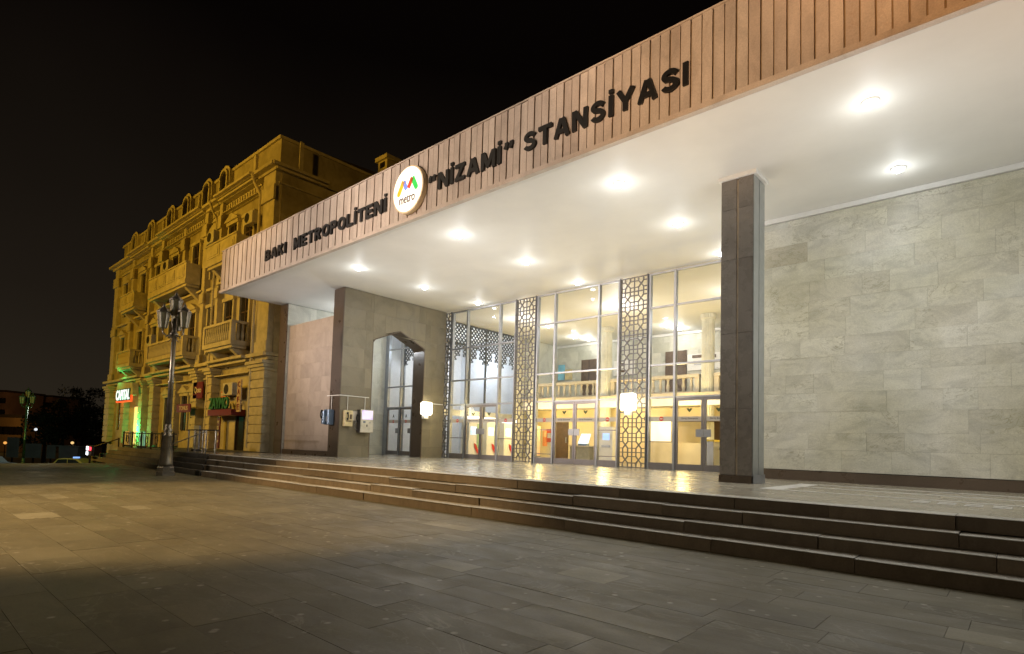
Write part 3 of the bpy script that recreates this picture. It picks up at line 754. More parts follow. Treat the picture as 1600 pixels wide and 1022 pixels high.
def ribbon(mb, pts, hw, to3, depth, k):
    P2 = [Vector((p[0], p[1])) for p in pts]; L_ = []; R_ = []
    closed = (P2[0]-P2[-1]).length < 1e-4
    for i, p in enumerate(P2):
        a = P2[i-1] if i else (P2[-2] if closed else None); b = P2[i+1] if i < len(P2)-1 else (P2[1] if closed else None)
        d1 = (p-a).normalized() if a is not None else None; d2 = (b-p).normalized() if b is not None else None
        if d1 is None: d1 = d2
        if d2 is None: d2 = d1
        n1 = Vector((-d1.y, d1.x)); n2 = Vector((-d2.y, d2.x)); n_ = (n1+n2)
        n_ = n_.normalized() if n_.length > 1e-4 else n1
        q = hw/max(.5, n_.dot(n1)); L_.append(p+n_*q); R_.append(p-n_*q)
    e_ = .0012*k
    for i in range(len(P2)-1):
        c4 = [R_[i], R_[i+1], L_[i+1], L_[i]]; n0 = len(mb.v)
        for c_ in c4: mb.v.append(to3(c_.x, c_.y, depth+e_))
        for c_ in c4: mb.v.append(to3(c_.x, c_.y, 0))
        for f in ((0,1,2,3),(7,6,5,4),(0,4,5,1),(1,5,6,2),(2,6,7,3),(3,7,4,0)): mb.face([n0+j for j in f], .5)
def sign_word(word, xa, xb, za, zcap, y, depth, mat, parent, gap=.13, hw=.105):
    gap = gap
    tot = sum(GL[c][0] for c in word)+gap*(len(word)-1); sx = (xb-xa)/tot; sz = zcap-za; x = 0; mb = MB()
    for c in word:
        w_, strokes = GL[c]
        for k, st in enumerate(strokes):
            if c in '“”': hwk = .10
            else: hwk = hw
            ribbon(mb, [(p[0]+x, p[1]) for p in st], hwk, lambda u, v, t: (xa+u*sx, y-t, za+v*sz), depth, k)
        x += w_+gap
    return mb.build('lettering', mat, parent)
sg = thing('name_lettering', (-16.9, YL, 6.4), 'black capital letters on the left of the fascia before the round logo', 'lettering')
for s, xa, xb, za, zb in (('BAKI', -20.58, -19.0, 6.46, 6.84), ('METROPOLİTENİ', -18.45, -13.17, 6.44, 6.84)):
    sign_word(s, xa, xb, za, zb, 9.262, .06, M['black'], sg)
sg = thing('name_lettering', (-7.8, YL, 6.4), 'black capital letters with quotation marks right of the round logo', 'lettering')
for s, xa, xb, za, zb in (('“NİZAMİ”', -11.35, -8.42, 6.44, 6.86), ('STANSİYASI', -8.12, -4.28, 6.46, 6.88)):
    sign_word(s, xa, xb, za, zb, 9.262, .06, M['black'], sg)
lg = thing('round_logo_sign', (-12.07, 9.1, 6.1), 'round glowing white metro sign with coloured stripes on the fascia', 'sign')
LYF = 9.09
MB().lathe([(0,0),(.62,0),(.64,.03),(.64,.15),(0,.15)], (-12.07, 9.255, 6.71), 48, 'y').build('rim', plain('logo_rim', (.75,.6,.38), .5), lg, smooth=False)
MB().lathe([(0,0),(.60,0),(.60,.012),(0,.012)], (-12.07, LYF+.012, 6.71), 48, 'y').build('lit_face', M['logo'], lg)
def stripe(p, q, w, c, name):
    mt = emis('logo_'+name, c, .75); b_ = MB(); b_.bar((p[0], LYF-.006, p[1]), (q[0], LYF-.006, q[1]), w, .006, (0,1,0))
    for e_ in ((q,) if name in ('orange', 'green') else ()):
        b_.lathe([(0,0),(w/2,0),(w/2,.006),(0,.006)], (e_[0], LYF-.003, e_[1]), 14, 'y')
    b_.build('stripe', mt, lg)
cx, cz = -12.07, 6.71
stripe((cx-.17, cz+.26), (cx-.36, cz-.05), .15, (.85,.38,.02), 'orange')
stripe((cx-.17, cz+.26), (cx-.04, cz-.0), .14, (.15,.22,.70), 'blue')
stripe((cx+.20, cz+.26), (cx+.04, cz+.02), .14, (.55,.05,.02), 'red')
stripe((cx+.20, cz+.26), (cx+.37, cz-.03), .15, (.03,.50,.08), 'green')
put_text('metro', 'lettering', plain('logo_grey', (.12,.09,.08), .5), lg, (cx-.33, LYF-.008, cz-.37), XR, ZU, .66, .21, .012, .006)
point('logo_glow', (-12.07, 8.7, 6.6), 4, (1,.85,.6), .2)

# ------------------------------------------------------------------ hall contents
def machine(y, label):
    t = thing('ticket_machine', (-20.3, y, P), label, 'ticket machine', 'ticket machines along the hall partition')
    B(-20.55, -20.0, y-.45, y+.45, P, 1.15).build('body', M['white'], t, bevel=.03)
    B(-19.999, -19.98, y-.35, y+.05, .45, .85).build('screen', emis('tvm_screen', (.6,.75,1), 1.0, (6, (.15,.4,.5))), t)
    B(-19.999, -19.98, y+.12, y+.38, -.2, 1.0).build('side_panel', M['green2'], t)
    MB().prism([(y-.1,.05),(y+.05,-.02),(y+.22,-.32),(y+.33,-.58),(y+.1,-.40),(y-.04,-.2)], 'x', -19.977, -19.965).build('red_swoosh', M['noentry'], t)
    B(-20.2, -19.95, y-.45, y+.45, 1.152, 1.35).build('light_box', M['tvmlight'], t)
M['green2'] = plain('pale_green', (.35,.55,.30), .4)
M['tvmlight'] = emis('tvm_light', (1,.97,.95), 1.6)
for y, lb in ((19.75, 'white ticket machine with red swoosh nearest the glass'), (21.0, 'white ticket machine with red swoosh, middle one of three'), (22.3, 'white ticket machine with red swoosh farthest from the glass')): machine(y, lb)
t = thing('control_desk', (-15.1, 22, P), 'grey service desk seen through the middle doors', 'desk')
B(-15.7, -14.4, 21.7, 22.4, P, .02).build('cabinet', plain('desk_grey', (.30,.28,.2), .5), t); B(-15.75, -14.35, 21.65, 22.45, .021, .07).build('desk_top', M['balstone'], t)
t = thing('monitor', (-15.0, 22, .07), 'tilted white monitor standing on the service desk', 'monitor')
MB().prism([(-15.4,.16),(-14.85,.16),(-14.7,.62),(-15.2,.62)], 'y', 21.9, 21.95).build('screen', emis('mon', (.85,.92,1), .9), t)
B(-15.35, -14.9, 21.85, 22.1, .071, .16).build('stand', M['bluemetal'], t)
t = thing('fire_cabinet', (-17.4, 22.5, P), 'red fire equipment cabinet inside the hall', 'cabinet')
B(-17.65, -17.25, 22.4, 22.6, .2, .85).build('cabinet', plain('fire_red', (.60,.09,.03), .4), t); B(-17.58, -17.32, 22.38, 22.399, .40, .65).build('window', M['signwhite'], t)
B(-17.6, -17.3, 22.42, 22.58, P, .198).build('stand', M['cream'], t)
def body_box(name, loc, lab, cat, parts):
    t = thing(name, loc, lab, cat)
    for pn, bx, mt in parts: B(*bx).build(pn, mt, t)
    return t
body_box('information_stand', (-18.2, 22.6, P), 'orange patterned information stand left of the fire cabinet', 'stand',
    [('panel', (-18.6,-18.15,22.5,22.55,-.5,1.0), emis('ad_orange', (1,.70,.38), .35, (5, (.75,.22,.06)))), ('foot', (-18.55,-18.2,22.4,22.65,P,-.502), M['steel'])])
body_box('vending_machine', (-14.0, 22.2, P), 'pale cash machine seen through the narrow middle pane', 'machine',
    [('body', (-14.3,-13.6,22.0,22.6,P,.95), M['white']), ('screen', (-14.1,-13.75,21.98,21.999,.35,.65), emis('atm', (.4,.6,1), .9)), ('tray', (-14.15,-13.7,21.96,21.999,.02,.12), M['steel'])])
body_box('glass_booth', (-11.3, 23, P), 'bright attendant booth behind the right doors', 'booth',
    [('base', (-12.3,-9.6,22.6,23.9,P,.3), M['cream']), ('window', (-12.2,-11.1,22.58,22.599,.35,1.2), emis('booth_glow', (1,.90,.70), .8)), ('roof_panel', (-12.35,-9.55,22.55,23.95,1.25,1.4), M['brown']), ('post', (-11.05,-10.95,22.6,22.7,.302,1.248), M['steel'])])
body_box('turnstile', (-8.6, 21.5, P), 'yellow and steel turnstile low behind the right doors', 'turnstile',
    [('body', (-9.0,-8.6,21.0,22.2,P,.35), M['steel']), ('top_plate', (-9.05,-8.55,20.95,22.25,.351,.42), plain('yellow_plate', (.6,.45,.05), .4)), ('barrier', (-8.55,-7.9,21.4,21.5,.05,.15), M['steel'])])
for a, b, z0, z1, c, lb in ((-21.5+1.1,-19.95,3.9,4.8,(.20,.55,.75),'light blue wall poster beyond the gallery balustrade'),(-19.9,-19.4,3.9,4.5,(.55,.45,.22),'small ochre poster beside the blue poster')):
    tag(B(a, b, 26.85, 26.9, z0, z1).build('wall_poster', plain('poster', c, .5, var=.3, scale=2)), lb, 'poster')
for a, b, z0, z1, c, lb in ((-19.6,-19.1,0,.9,(.75,.30,.12),'orange poster low in the hall left of the service desk'),(-17.0,-16.7,.2,.7,(.25,.45,.25),'green poster on the hall wall behind the middle doors'),(-16.1,-15.7,.3,1.0,(.85,.60,.05),'yellow panel on the hall wall behind the service desk'),
     (-13.4,-12.9,-.1,.9,(.55,.35,.2),'brown framed notice beyond the cash machine'),(-8.9,-8.0,.1,1.0,(.80,.76,.68),'white framed notice on the wall behind the right doors'),(-7.6,-7.1,.2,.8,(.6,.25,.12),'rust coloured poster behind the rightmost door')):
    t = tag(B(a, b, 24.55, 24.598, z0, z1).build('wall_poster', plain('poster', c, .5, var=.3, scale=3)), lb, 'poster')
    B(a+.06, b-.06, 24.54, 24.5495, z0+(z1-z0)*.55, z1-.08).build('picture', plain('poster_b', tuple(min(1, x*1.5+.08) for x in c), .5, var=.4, scale=6), t)
for a, b in ((-18.7,-17.9), (-10.6,-9.6), (-6.6,-5.7)):
    d = B(a, b, 24.56, 24.598, P, 1.3).build('hall_door', M['brown'], ST); B(b-.14, b-.08, 24.52, 24.559, .2, .5).build('door_handle', M['steel'], d)
body_box('departure_board', (-12.0, 26.9, 4.2), 'white notice board with dark strips right of the gallery door', 'board',
    [('panel', (-12.35,-10.7,26.84,26.9,3.95,4.75), M['white']), ('dark_strip', (-12.1,-11.6,26.82,26.839,4.55,4.7), M['brown']), ('dark_strip', (-11.1,-10.9,26.82,26.839,4.5,4.66), M['brown']), ('dark_strip', (-12.0,-11.3,26.82,26.839,4.2,4.25), M['steel'])])
body_box('departure_board', (-16.3, 26.9, 4.2), 'white notice board with dark strips behind the fluted column', 'board',
    [('panel', (-16.6,-15.3,26.84,26.9,3.95,4.75), M['white']), ('dark_strip', (-16.3,-15.9,26.82,26.839,4.45,4.6), M['brown']), ('dark_strip', (-16.3,-15.9,26.82,26.839,4.1,4.22), M['brown'])])

# ------------------------------------------------------------------ OLD APARTMENT BUILDING
AB = thing('apartment_building', (-39, FY, P), 'ornate old apartment building with balconies lit yellow by street lamps', 'building')
XL, XRt = -52.6, -25.9
WALL = B(XL, XRt, FY, 26, LOW, 12.6).build('wall', M['old'], AB)
att = B(XL+.6, XRt-.5, FY+.12, 26, 12.9, 14.45).build('attic_wall', M['old'], AB)
B(XL+.5, XRt-.45, FY+.02, 26.1, 14.45, 14.6).build('attic_coping', M['oldtrim'], AB)
mb = MB(); mb.v += [(XL+.7,FY+.5,14.6),(XRt-.7,FY+.5,14.6),(XRt-.7,26,14.6),(XL+.7,26,14.6),(XL+5,20,16.3),(XRt-3,20,16.3)]
for f in ((0,1,5,4),(1,2,5),(2,3,4,5),(3,0,4)): mb.face(f)
mb.build('roof_slope', M['roof'], AB)
ch = B(-29.6, -28.7, 20, 20.9, 14, 17.3).build('chimney', M['oldtrim'], AB); B(-29.75, -28.55, 19.85, 21.05, 17.301, 17.55).build('chimney_cap', M['oldtrim'], ch)
B(-29.4, -28.9, 19.98, 19.999, 16.85, 17.2).build('flue_opening', M['olddark'], ch)
# cornices, stepping out over the bays
BAYS = [(-31.9,-27.9), (-41.2,-34.4), (-47.5,-43.9)]
def band(z0, z1, out, name, xs=None):
    mb = MB()
    mb.box(XL-out*.6, XRt+out*.3, FY-out, FY-.001, z0, z1); mb.box(XRt+.001, XRt+out*.5, FY-out*.9, 14.5, z0+.01, z1-.01)
    for a, b in BAYS: mb.box(a-.2, b+.2, FY-out-.18, FY-out-.001, z0+.02, z1-.02)
    mb.build(name, M['oldtrim'], AB)
band(12.6, 12.74, .35, 'cornice'); band(12.745, 12.9, .6, 'cornice'); band(3.62, 3.78, .28, 'cornice'); band(3.785, 3.95, .5, 'cornice'); band(8.05, 8.2, .2, 'string_course'); band(12.0, 12.08, .12, 'string_course'); band(3.1, 3.2, .14, 'string_course')
# dentil panels under the eaves
for a, b in BAYS+[(-34.0,-32.3), (-43.5,-41.7), (-52, -48.2)]:
    mb = MB(); x = a
    mb.box(a, b, FY-.07, FY-.002, 12.5, 12.58); mb.box(a, b, FY-.07, FY-.002, 12.13, 12.2)
    while x < b-.1: mb.box(x, x+.14, FY-.14, FY-.003, 12.2, 12.5); x += .3
    mb.build('dentil_panel', M['oldtrim'], AB)
# pilasters with capitals
for x, wd, d in ((-26.55, 1.2, .28), (-32.15, .42, .3), (-34.15, .42, .3), (-41.45, .45, .3), (-43.65, .42, .3), (-47.85, .42, .25), (-51.9, .9, .25), (-37.8,.4,.2)):
    mb = MB(); mb.box(x-wd/2, x+wd/2, FY-d, FY-.001, 3.955, 12.59)
    mb.box(x-wd/2-.1, x+wd/2+.1, FY-d-.1, FY-d-.001, 11.2, 11.9); mb.box(x-wd/2-.07, x+wd/2+.07, FY-d-.07, FY-d-.001, 7.4, 7.95); mb.box(x-wd/2-.07, x+wd/2+.07, FY-d-.07, FY-d-.001, 4.0, 4.5)
    mb.build('pilaster', M['oldtrim'], AB)
    # rusticated ground floor pier
    mb = MB(); z = P
    while z < 3.1:
        mb.box(x-wd/2-.16, x+wd/2+.16, FY-d-.12, FY-.002, z+.02, min(z+.40, 3.1)-.02); z += .42
    mb.box(x-wd/2-.1, x+wd/2+.1, FY-d-.06, FY-.003, P, 3.61)
    mb.build('ground_pier', M['oldtrim'], AB)
    mb = MB()
    for q in range(3): mb.box(x-wd/2-.18-.07*q, x+wd/2+.18+.07*q, FY-d-.14-.08*q, FY-.004, 3.12+q*.15, 3.26+q*.15)
    mb.build('pier_capital', M['oldtrim'], AB)
# arched attic dormers
for x in (-32.45, -34.9, -38.1, -40.9, -44.8, -48.5):
    mb = MB(); o_ = .62; hh = 15.0; n_ = 12
    poly = [(x-o_,12.92),(x+o_,12.92),(x+o_,14.4)]+[(x+o_*math.cos(PI*i/n_), 14.4+.48*math.sin(PI*i/n_)) for i in range(1, n_)]+[(x-o_,14.4)]
    f_ = mb.prism(poly, 'y', FY-.1, FY+.9).build('dormer', M['oldtrim'], AB)
    o_ = .36
    poly = [(x-o_,13.2),(x+o_,13.2),(x+o_,14.25)]+[(x+o_*math.cos(PI*i/n_), 14.2+.34*math.sin(PI*i/n_)) for i in range(1, n_)]+[(x-o_,14.25)]
    MB().prism(poly, 'y', FY-.13, FY-.102).build('dormer_window', M['olddark'], f_)
    mb = MB()
    for i in range(n_):
        a0, a1 = PI*i/n_, PI*(i+1)/n_
        mb.bar((x+.46*math.cos(a0), FY-.16, 14.2+.42*math.sin(a0)), (x+.46*math.cos(a1), FY-.16, 14.2+.42*math.sin(a1)), .14, .1)
    mb.bar((x-.46, FY-.16, 13.0), (x-.46, FY-.16, 14.25), .14, .1); mb.bar((x+.46, FY-.16, 13.0), (x+.46, FY-.16, 14.25), .14, .1)
    mb.build('dormer_surround', M['oldtrim'], f_)
for x in (-29.0, -36.5, -42.8, -46.6, -50.5):
    B(x-.12, x+.12, FY+.0, FY+.118, 12.95, 14.4).build('attic_pilaster', M['oldtrim'], AB)
# windows
def window(x, z0, z1, wd, hood=True, lit=None, lab=None):
    f_ = MB(); 
    f_.box(x-wd/2-.16, x-wd/2, FY-.14, FY-.005, z0, z1); f_.box(x+wd/2, x+wd/2+.16, FY-.14, FY-.005, z0, z1)
    f_.box(x-wd/2-.22, x+wd/2+.22, FY-.2, FY-.004, z1, z1+.18)
    if hood:
        f_.prism([(x-wd/2-.3, z1+.18),(x+wd/2+.3, z1+.18),(x+wd/2+.3,z1+.26),(x,z1+.6),(x-wd/2-.3,z1+.26)], 'y', FY-.28, FY-.006)
    fo = f_.build('window', M['oldtrim'], AB)
    B(x-wd/2, x+wd/2, FY-.03, FY-.004, z0, z1).build('pane', lit or M['olddark'], fo)
    s_ = MB(); s_.box(x-.03, x+.03, FY-.055, FY-.031, z0, z1); s_.box(x-wd/2, x+wd/2, FY-.055, FY-.031, z0+(z1-z0)*.68, z0+(z1-z0)*.68+.06)
    s_.build('sash', M['brown'], fo)
WX = [-30.9, -29.0, -33.15, -36.0, -39.4, -42.55, -45.7, -49.8]
for i, x in enumerate(WX):
    window(x, 8.75, 11.2, 1.0, i % 2 == 0); window(x, 4.5, 7.1, 1.0, i % 2 == 1)
for x in (-34.9, -36.4, -39.3, -49.5): window(x, .3, 2.3, .9, True)
# balconies
def balcony(x0, x1, z0, z1, solid):
    yf = 11.1; mb = MB()
    mb.box(x0, x1, yf, FY-.3, z0, z0+.22); mb.box(x0+.1, x1-.1, yf+.1, FY-.3, z0-.14, z0-.001)
    b_ = mb.build('balcony', M['oldtrim'], AB); zf = z0+.22
    if solid:
        q = MB(); q.box(x0+.02, x1-.02, yf+.03, yf+.15, zf, z1-.08); q.box(x0+.02, x0+.14, yf+.151, FY-.3, zf, z1-.08); q.box(x1-.14, x1-.02, yf+.151, FY-.3, zf, z1-.08)
        q.box(x0-.03, x1+.03, yf-.02, yf+.2, z1-.079, z1); 
        n_ = max(2, int((x1-x0)/1.6))
        for i in range(n_):
            a, b = x0+.15+i*(x1-x0-.3)/n_+.1, x0+.15+(i+1)*(x1-x0-.3)/n_-.1
            q.box(a, b, yf+.0, yf+.029, zf+.15, z1-.22); q.box(a+.15, b-.15, yf-.02, yf-.001, zf+.25, z1-.32)
        q.build('parapet', M['oldtrim'], b_)
    else:
        q = MB(); q.box(x0, x1, yf, yf+.18, z1-.12, z1); q.box(x0, x0+.18, yf+.181, FY-.3, z1-.12, z1-.004); q.box(x1-.18, x1, yf+.181, FY-.3, z1-.12, z1-.004)
        for xx in (x0, x1-.22): q.box(xx, xx+.22, yf, yf+.22, zf, z1-.121)
        q.build('parapet', M['oldtrim'], b_)
        prof = [(.05,0),(.07,.1),(.085,.28),(.05,.5),(.055,z1-zf-.13)]
        pts = [(x0+.22+(i+.5)*(x1-x0-.44)/int((x1-x0)/.26), yf+.09) for i in range(int((x1-x0)/.26))]+[(x1-.09, yf+.35+i*.22) for i in range(3)]
        s0 = None
        for (px, py) in pts:
            if s0 is None:
                s0 = MB().lathe(prof, (0,0,0), 8).build('baluster', M['oldtrim'], b_, local=True, smooth=True); c = s0
            else: c = s0.copy(); col.objects.link(c)
            c.location = Vector((px, py, zf))-Vector(AB.location)
    for xx in (x0+.4, x1-.7): MB().prism([(yf+.2,z0-.142),(FY-.02,z0-.142),(FY-.02,z0-.9)], 'x', xx, xx+.3).build('corbel', M['oldtrim'], b_)
balcony(-31.75, -28.0, 8.75, 9.9, True); balcony(-41.0, -34.55, 8.5, 9.75, True); balcony(-47.2, -44.0, 8.5, 9.6, True)
balcony(-31.45, -27.95, 4.42, 5.6, False); balcony(-40.5, -34.3, 4.42, 5.55, False); balcony(-47.1, -43.95, 4.5, 5.65, False)
# downpipes
for x in (-27.45, -32.6):
    MB().tube([(x, FY-.75, 12.7), (x, FY-.6, 12.3), (x+.25, FY-.4, 11.7), (x+.25, FY-.4, P+.2)], .07, 8).build('downpipe', M['oldtrim'], AB)
# side wall details
B(XRt+.002, XRt+.05, FY+.8, FY+1.0, 12.9, 14.4).build('side_pipe', M['oldtrim'], AB)
# shops
dr = B(-29.2, -28.45, FY-.06, FY-.008, P, 1.05).build('shop_door', M['olddark'], AB); B(-29.3, -29.2, FY-.12, FY-.009, P, 1.06).build('door_frame', M['brown'], dr)
B(-31.3, -28.4, FY-.7, FY-.02, 1.05, 1.35).build('shop_awning', M['red'], AB)
M['warmwin'] = emis('lit_shop', (1,.66,.22), .9); M['greenwin'] = emis('lit_shop_green', (.35,.9,.35), .8, (1.5, (1,.75,.25)))
B(-46.1, -45.2, FY-.05, FY-.006, P, 1.9).build('lit_doorway', M['warmwin'], AB); B(-42.2, -41.2, FY-.05, FY-.006, P, 1.9).build('lit_doorway', M['greenwin'], AB)
MB().prism([(-47.6,2.6),(-47.1,3.55),(-43.7,3.4),(-43.5,2.6)], 'y', FY-.9, FY-.55).build('shop_canopy', M['oldtrim'], AB)
s_ = thing('shop_sign', (-45.6, 11.2, 2.1), 'glowing shop sign with white letters in a red frame', 'shop sign')
B(-47.3, -43.9, 11.32, 11.42, 2.15, 3.15).build('frame', emis('red_neon', (1,.10,.02), 1.0), s_); B(-47.2, -44.0, 11.28, 11.319, 2.25, 3.05).build('panel', plain('teal_panel', (.02,.10,.10), .5), s_)
put_text('CAPITAL', 'lettering', emis('sign_letters', (.85,1,1), 1.1), s_, (-47.15, 11.265, 2.30), XR, ZU, 3.1, .7, .03, .02)
def board(name, bx, mt, label, words, wm, cat='shop sign', stack=False):
    s_ = thing(name, ((bx[0]+bx[1])/2, bx[2], bx[4]), label, cat); B(*bx).build('panel', mt, s_)
    for (wd, x, z, W_, H_) in words: put_text(wd, 'lettering', wm, s_, (x, bx[2]-.006, z), XR, ZU, W_, H_, .02, .01)
    return s_
board('shop_sign', (-34.3,-32.95,11.78,11.84,2.05,2.95), M['red'], 'dark red square sign above a dark red projecting one', [('Qoto', -34.1, 2.3, 1.0, .38)], M['signwhite'])
board('shop_sign', (-35.2,-33.2,11.30,11.36,1.28,1.72), M['red'], 'dark red long sign projecting under the square red one', [('TONUS', -34.8, 1.38, 1.3, .24)], M['signwhite'])
board('shop_sign', (-30.75,-30.45,11.80,11.86,P+.05,1.0), M['red'], 'tall narrow red menu panel beside the shop door', [('MENU', -30.73, .68, .25, .14), ('OK', -30.73, .35, .25, .2), ('24', -30.73, .05, .25, .16), ('BAR', -30.73, -.3, .25, .14)], M['signwhite'])
s_ = thing('shop_sign', (-29.9, 11.6, 1.4), 'green letters standing over the dark red awning', 'shop sign')
put_text('ZAYMO', 'lettering', M['green'], s_, (-31.2, 11.52, 1.38), XR, ZU, 2.4, .58, .03, .08); B(-31.2, -28.8, 11.6, 11.64, 1.36, 1.4).build('rail', M['iron'], s_)
board('shop_sign', (-30.5,-29.85,11.80,11.86,1.98,2.3), M['orange'], 'small orange sign left of the air conditioner', [('BAR', -30.45, 2.05, .55, .18)], M['signwhite'])
s_ = thing('shop_sign', (-27.7, 11.5, 1.2), 'vertical projecting sign with red letters beside the corner pier', 'shop sign')
B(-27.85, -27.45, 11.50, 11.56, 1.2, 2.75).build('panel', plain('sign_tan', (.5,.36,.22), .6), s_)
for i, ch_ in enumerate('CAFE'): put_text(ch_, 'letter', M['red'], s_, (-27.78, 11.49, 2.38-i*.36), XR, ZU, .26, .26, .02, .01)
def ac(x, z, y, label, w_=.9):
    a_ = thing('air_conditioner', (x, y, z), label, 'air conditioner', 'air conditioner units on the old building')
    B(x-w_/2, x+w_/2, y-.3, y, z, z+.62).build('body', plain('ac_white', (.5,.46,.36), .5), a_, bevel=.03)
    MB().lathe([(0,0),(.24,0),(.24,.02),(0,.02)], (x-.1, y-.301, z+.31), 20, 'y').build('fan_grille', M['iron'], a_)
    MB().bar((x-.3, y-.1, z-.03), (x-.3, FY-.2, z-.03), .04).bar((x+.3, y-.1, z-.03), (x+.3, FY-.2, z-.03), .04).build('bracket', M['iron'], a_)
ac(-28.9, 2.02, 11.75, 'white air conditioner above the green shop letters', 1.1)
ac(-28.0, 10.4, 11.9, 'air conditioner beside the top right window of the old building')
ac(-31.0, 9.92, 11.3, 'air conditioner sitting on the top right balcony parapet')
ac(-38.0, 9.8, 11.4, 'air conditioner on the middle top balcony of the old building')
ac(-40.6, 5.6, 11.5, 'air conditioner beside the middle lower balcony, left of the lamp')
point('green_glow', (-43.9, 11.15, .3), 230, (.03,1,.25), .15); point('green_glow', (-46.5, 10.9, 3.9), 25, (.05,1,.25), .1)
point('red_glow', (-47.6, 11.3, 2.3), 10, (1,.12,.02), .1)

# ------------------------------------------------------------------ terrace furniture
r_ = thing('metal_railing', (-30, 8.4, P), 'steel handrail with bright posts at the top of the grey steps', 'railing')
MB().tube([(-25.0, 8.5, .23), (-22.0, 8.5, .23)], .025).build('handrail', M['iron'], r_)
for x in (-24.9, -24.2, -23.4, -23.1, -22.2): MB().tube([(x, 8.5, P), (x, 8.5, .22)], .03).build('post', M['rail'], r_)
MB().tube([(-24.6, 7.6, -.45), (-23.1, 8.5, .2)], .02).build('sloping_rail', M['rail'], r_)
r_ = thing('iron_railing', (-29.5, 8.35, P), 'black ornamental iron railing in front of the green lit shop', 'railing')
q = MB(); q.bar((-33.4, 8.4, .05), (-26.0, 8.4, .05), .05); q.bar((-33.4, 8.4, -.55), (-26.0, 8.4, -.55), .04)
q.build('rails', M['iron'], r_)
for i in range(6):
    x = -33.3+i*1.4; MB().tube([(x, 8.4, P), (x, 8.4, .12)], .04).build('post', M['iron'], r_)
for i in range(22): MB().bar((-33.2+i*.33, 8.4, -.53), (-33.2+i*.33, 8.4, .03), .018).build('bar', M['iron'], r_)
for i in range(5):
    x = -32.6+i*1.4
    MB().tube([(x+.18*math.cos(t*PI/5), 8.4, -.25+.18*math.sin(t*PI/5)) for t in range(11)], .014, 5).build('ring', M['iron'], r_)
r_ = thing('stair_handrail', (-34.2, 8.0, G), 'dark sloping handrail at the far left end of the steps', 'railing')
MB().tube([(-33.7, 8.3, -.25), (-34.6, 7.2, -.8)], .03).build('rail', M['iron'], r_); MB().tube([(-33.7, 8.3, P), (-33.7, 8.3, -.2)], .035).build('post', M['iron'], r_)
def signboard(x, y, w_, h_, mt, label, txt, z=P):
    s_ = thing('advertising_board', (x, y, z), label, 'board'); B(x-w_/2, x+w_/2, y-.04, y+.04, z+.08, z+h_).build('panel', mt, s_, bevel=.02)
    B(x-w_/2+.05, x-w_/2+.12, y-.12, y+.12, z, z+.079).build('foot', M['iron'], s_); B(x+w_/2-.12, x+w_/2-.05, y-.12, y+.12, z, z+.079).build('foot', M['iron'], s_)
    put_text(txt, 'lettering', M['emblem'], s_, (x-w_*.18, y-.05, z+h_*.35), XR, ZU, w_*.36, h_*.4, .01, .01)
signboard(-31.9, 8.8, .75, .78, emis('green_board', (.25,.75,.45), .35, (3, (.5,.85,.6))), 'green lit advertising board behind the iron railing', 'A')
signboard(-34.6, 8.9, .75, .80, M['signwhite'], 'pale information board at the left end of the terrace', 'i')
signboard(-26.6, 9.4, .6, 1.1, M['palebox'], 'grey upright board right of the street lamp', 'M')
s_ = thing('price_display', (-33.3, 7.4, -1.31), 'small display with glowing white and red digits at the far step end', 'display')
B(-34.2, -33.2, 7.1, 7.2, -1.1, -.6).build('housing', M['iron'], s_)
put_text('88', 'white_digits', emis('digits', (.85,.9,1), 3), s_, (-34.15, 7.08, -.85), XR, ZU, .42, .2, .02, .01)
put_text('88', 'white_digits', emis('digits_b', (.85,.9,1), 3), s_, (-34.15, 7.08, -1.08), XR, ZU, .38, .18, .02, .01)
put_text('00', 'red_digits', emis('digits_r', (1,.05,.08), 3), s_, (-33.65, 7.08, -.85), XR, ZU, .42, .18, .02, .01)
B(-33.75, -33.65, 7.12, 7.19, -1.6, -1.102).build('post', M['iron'], s_)

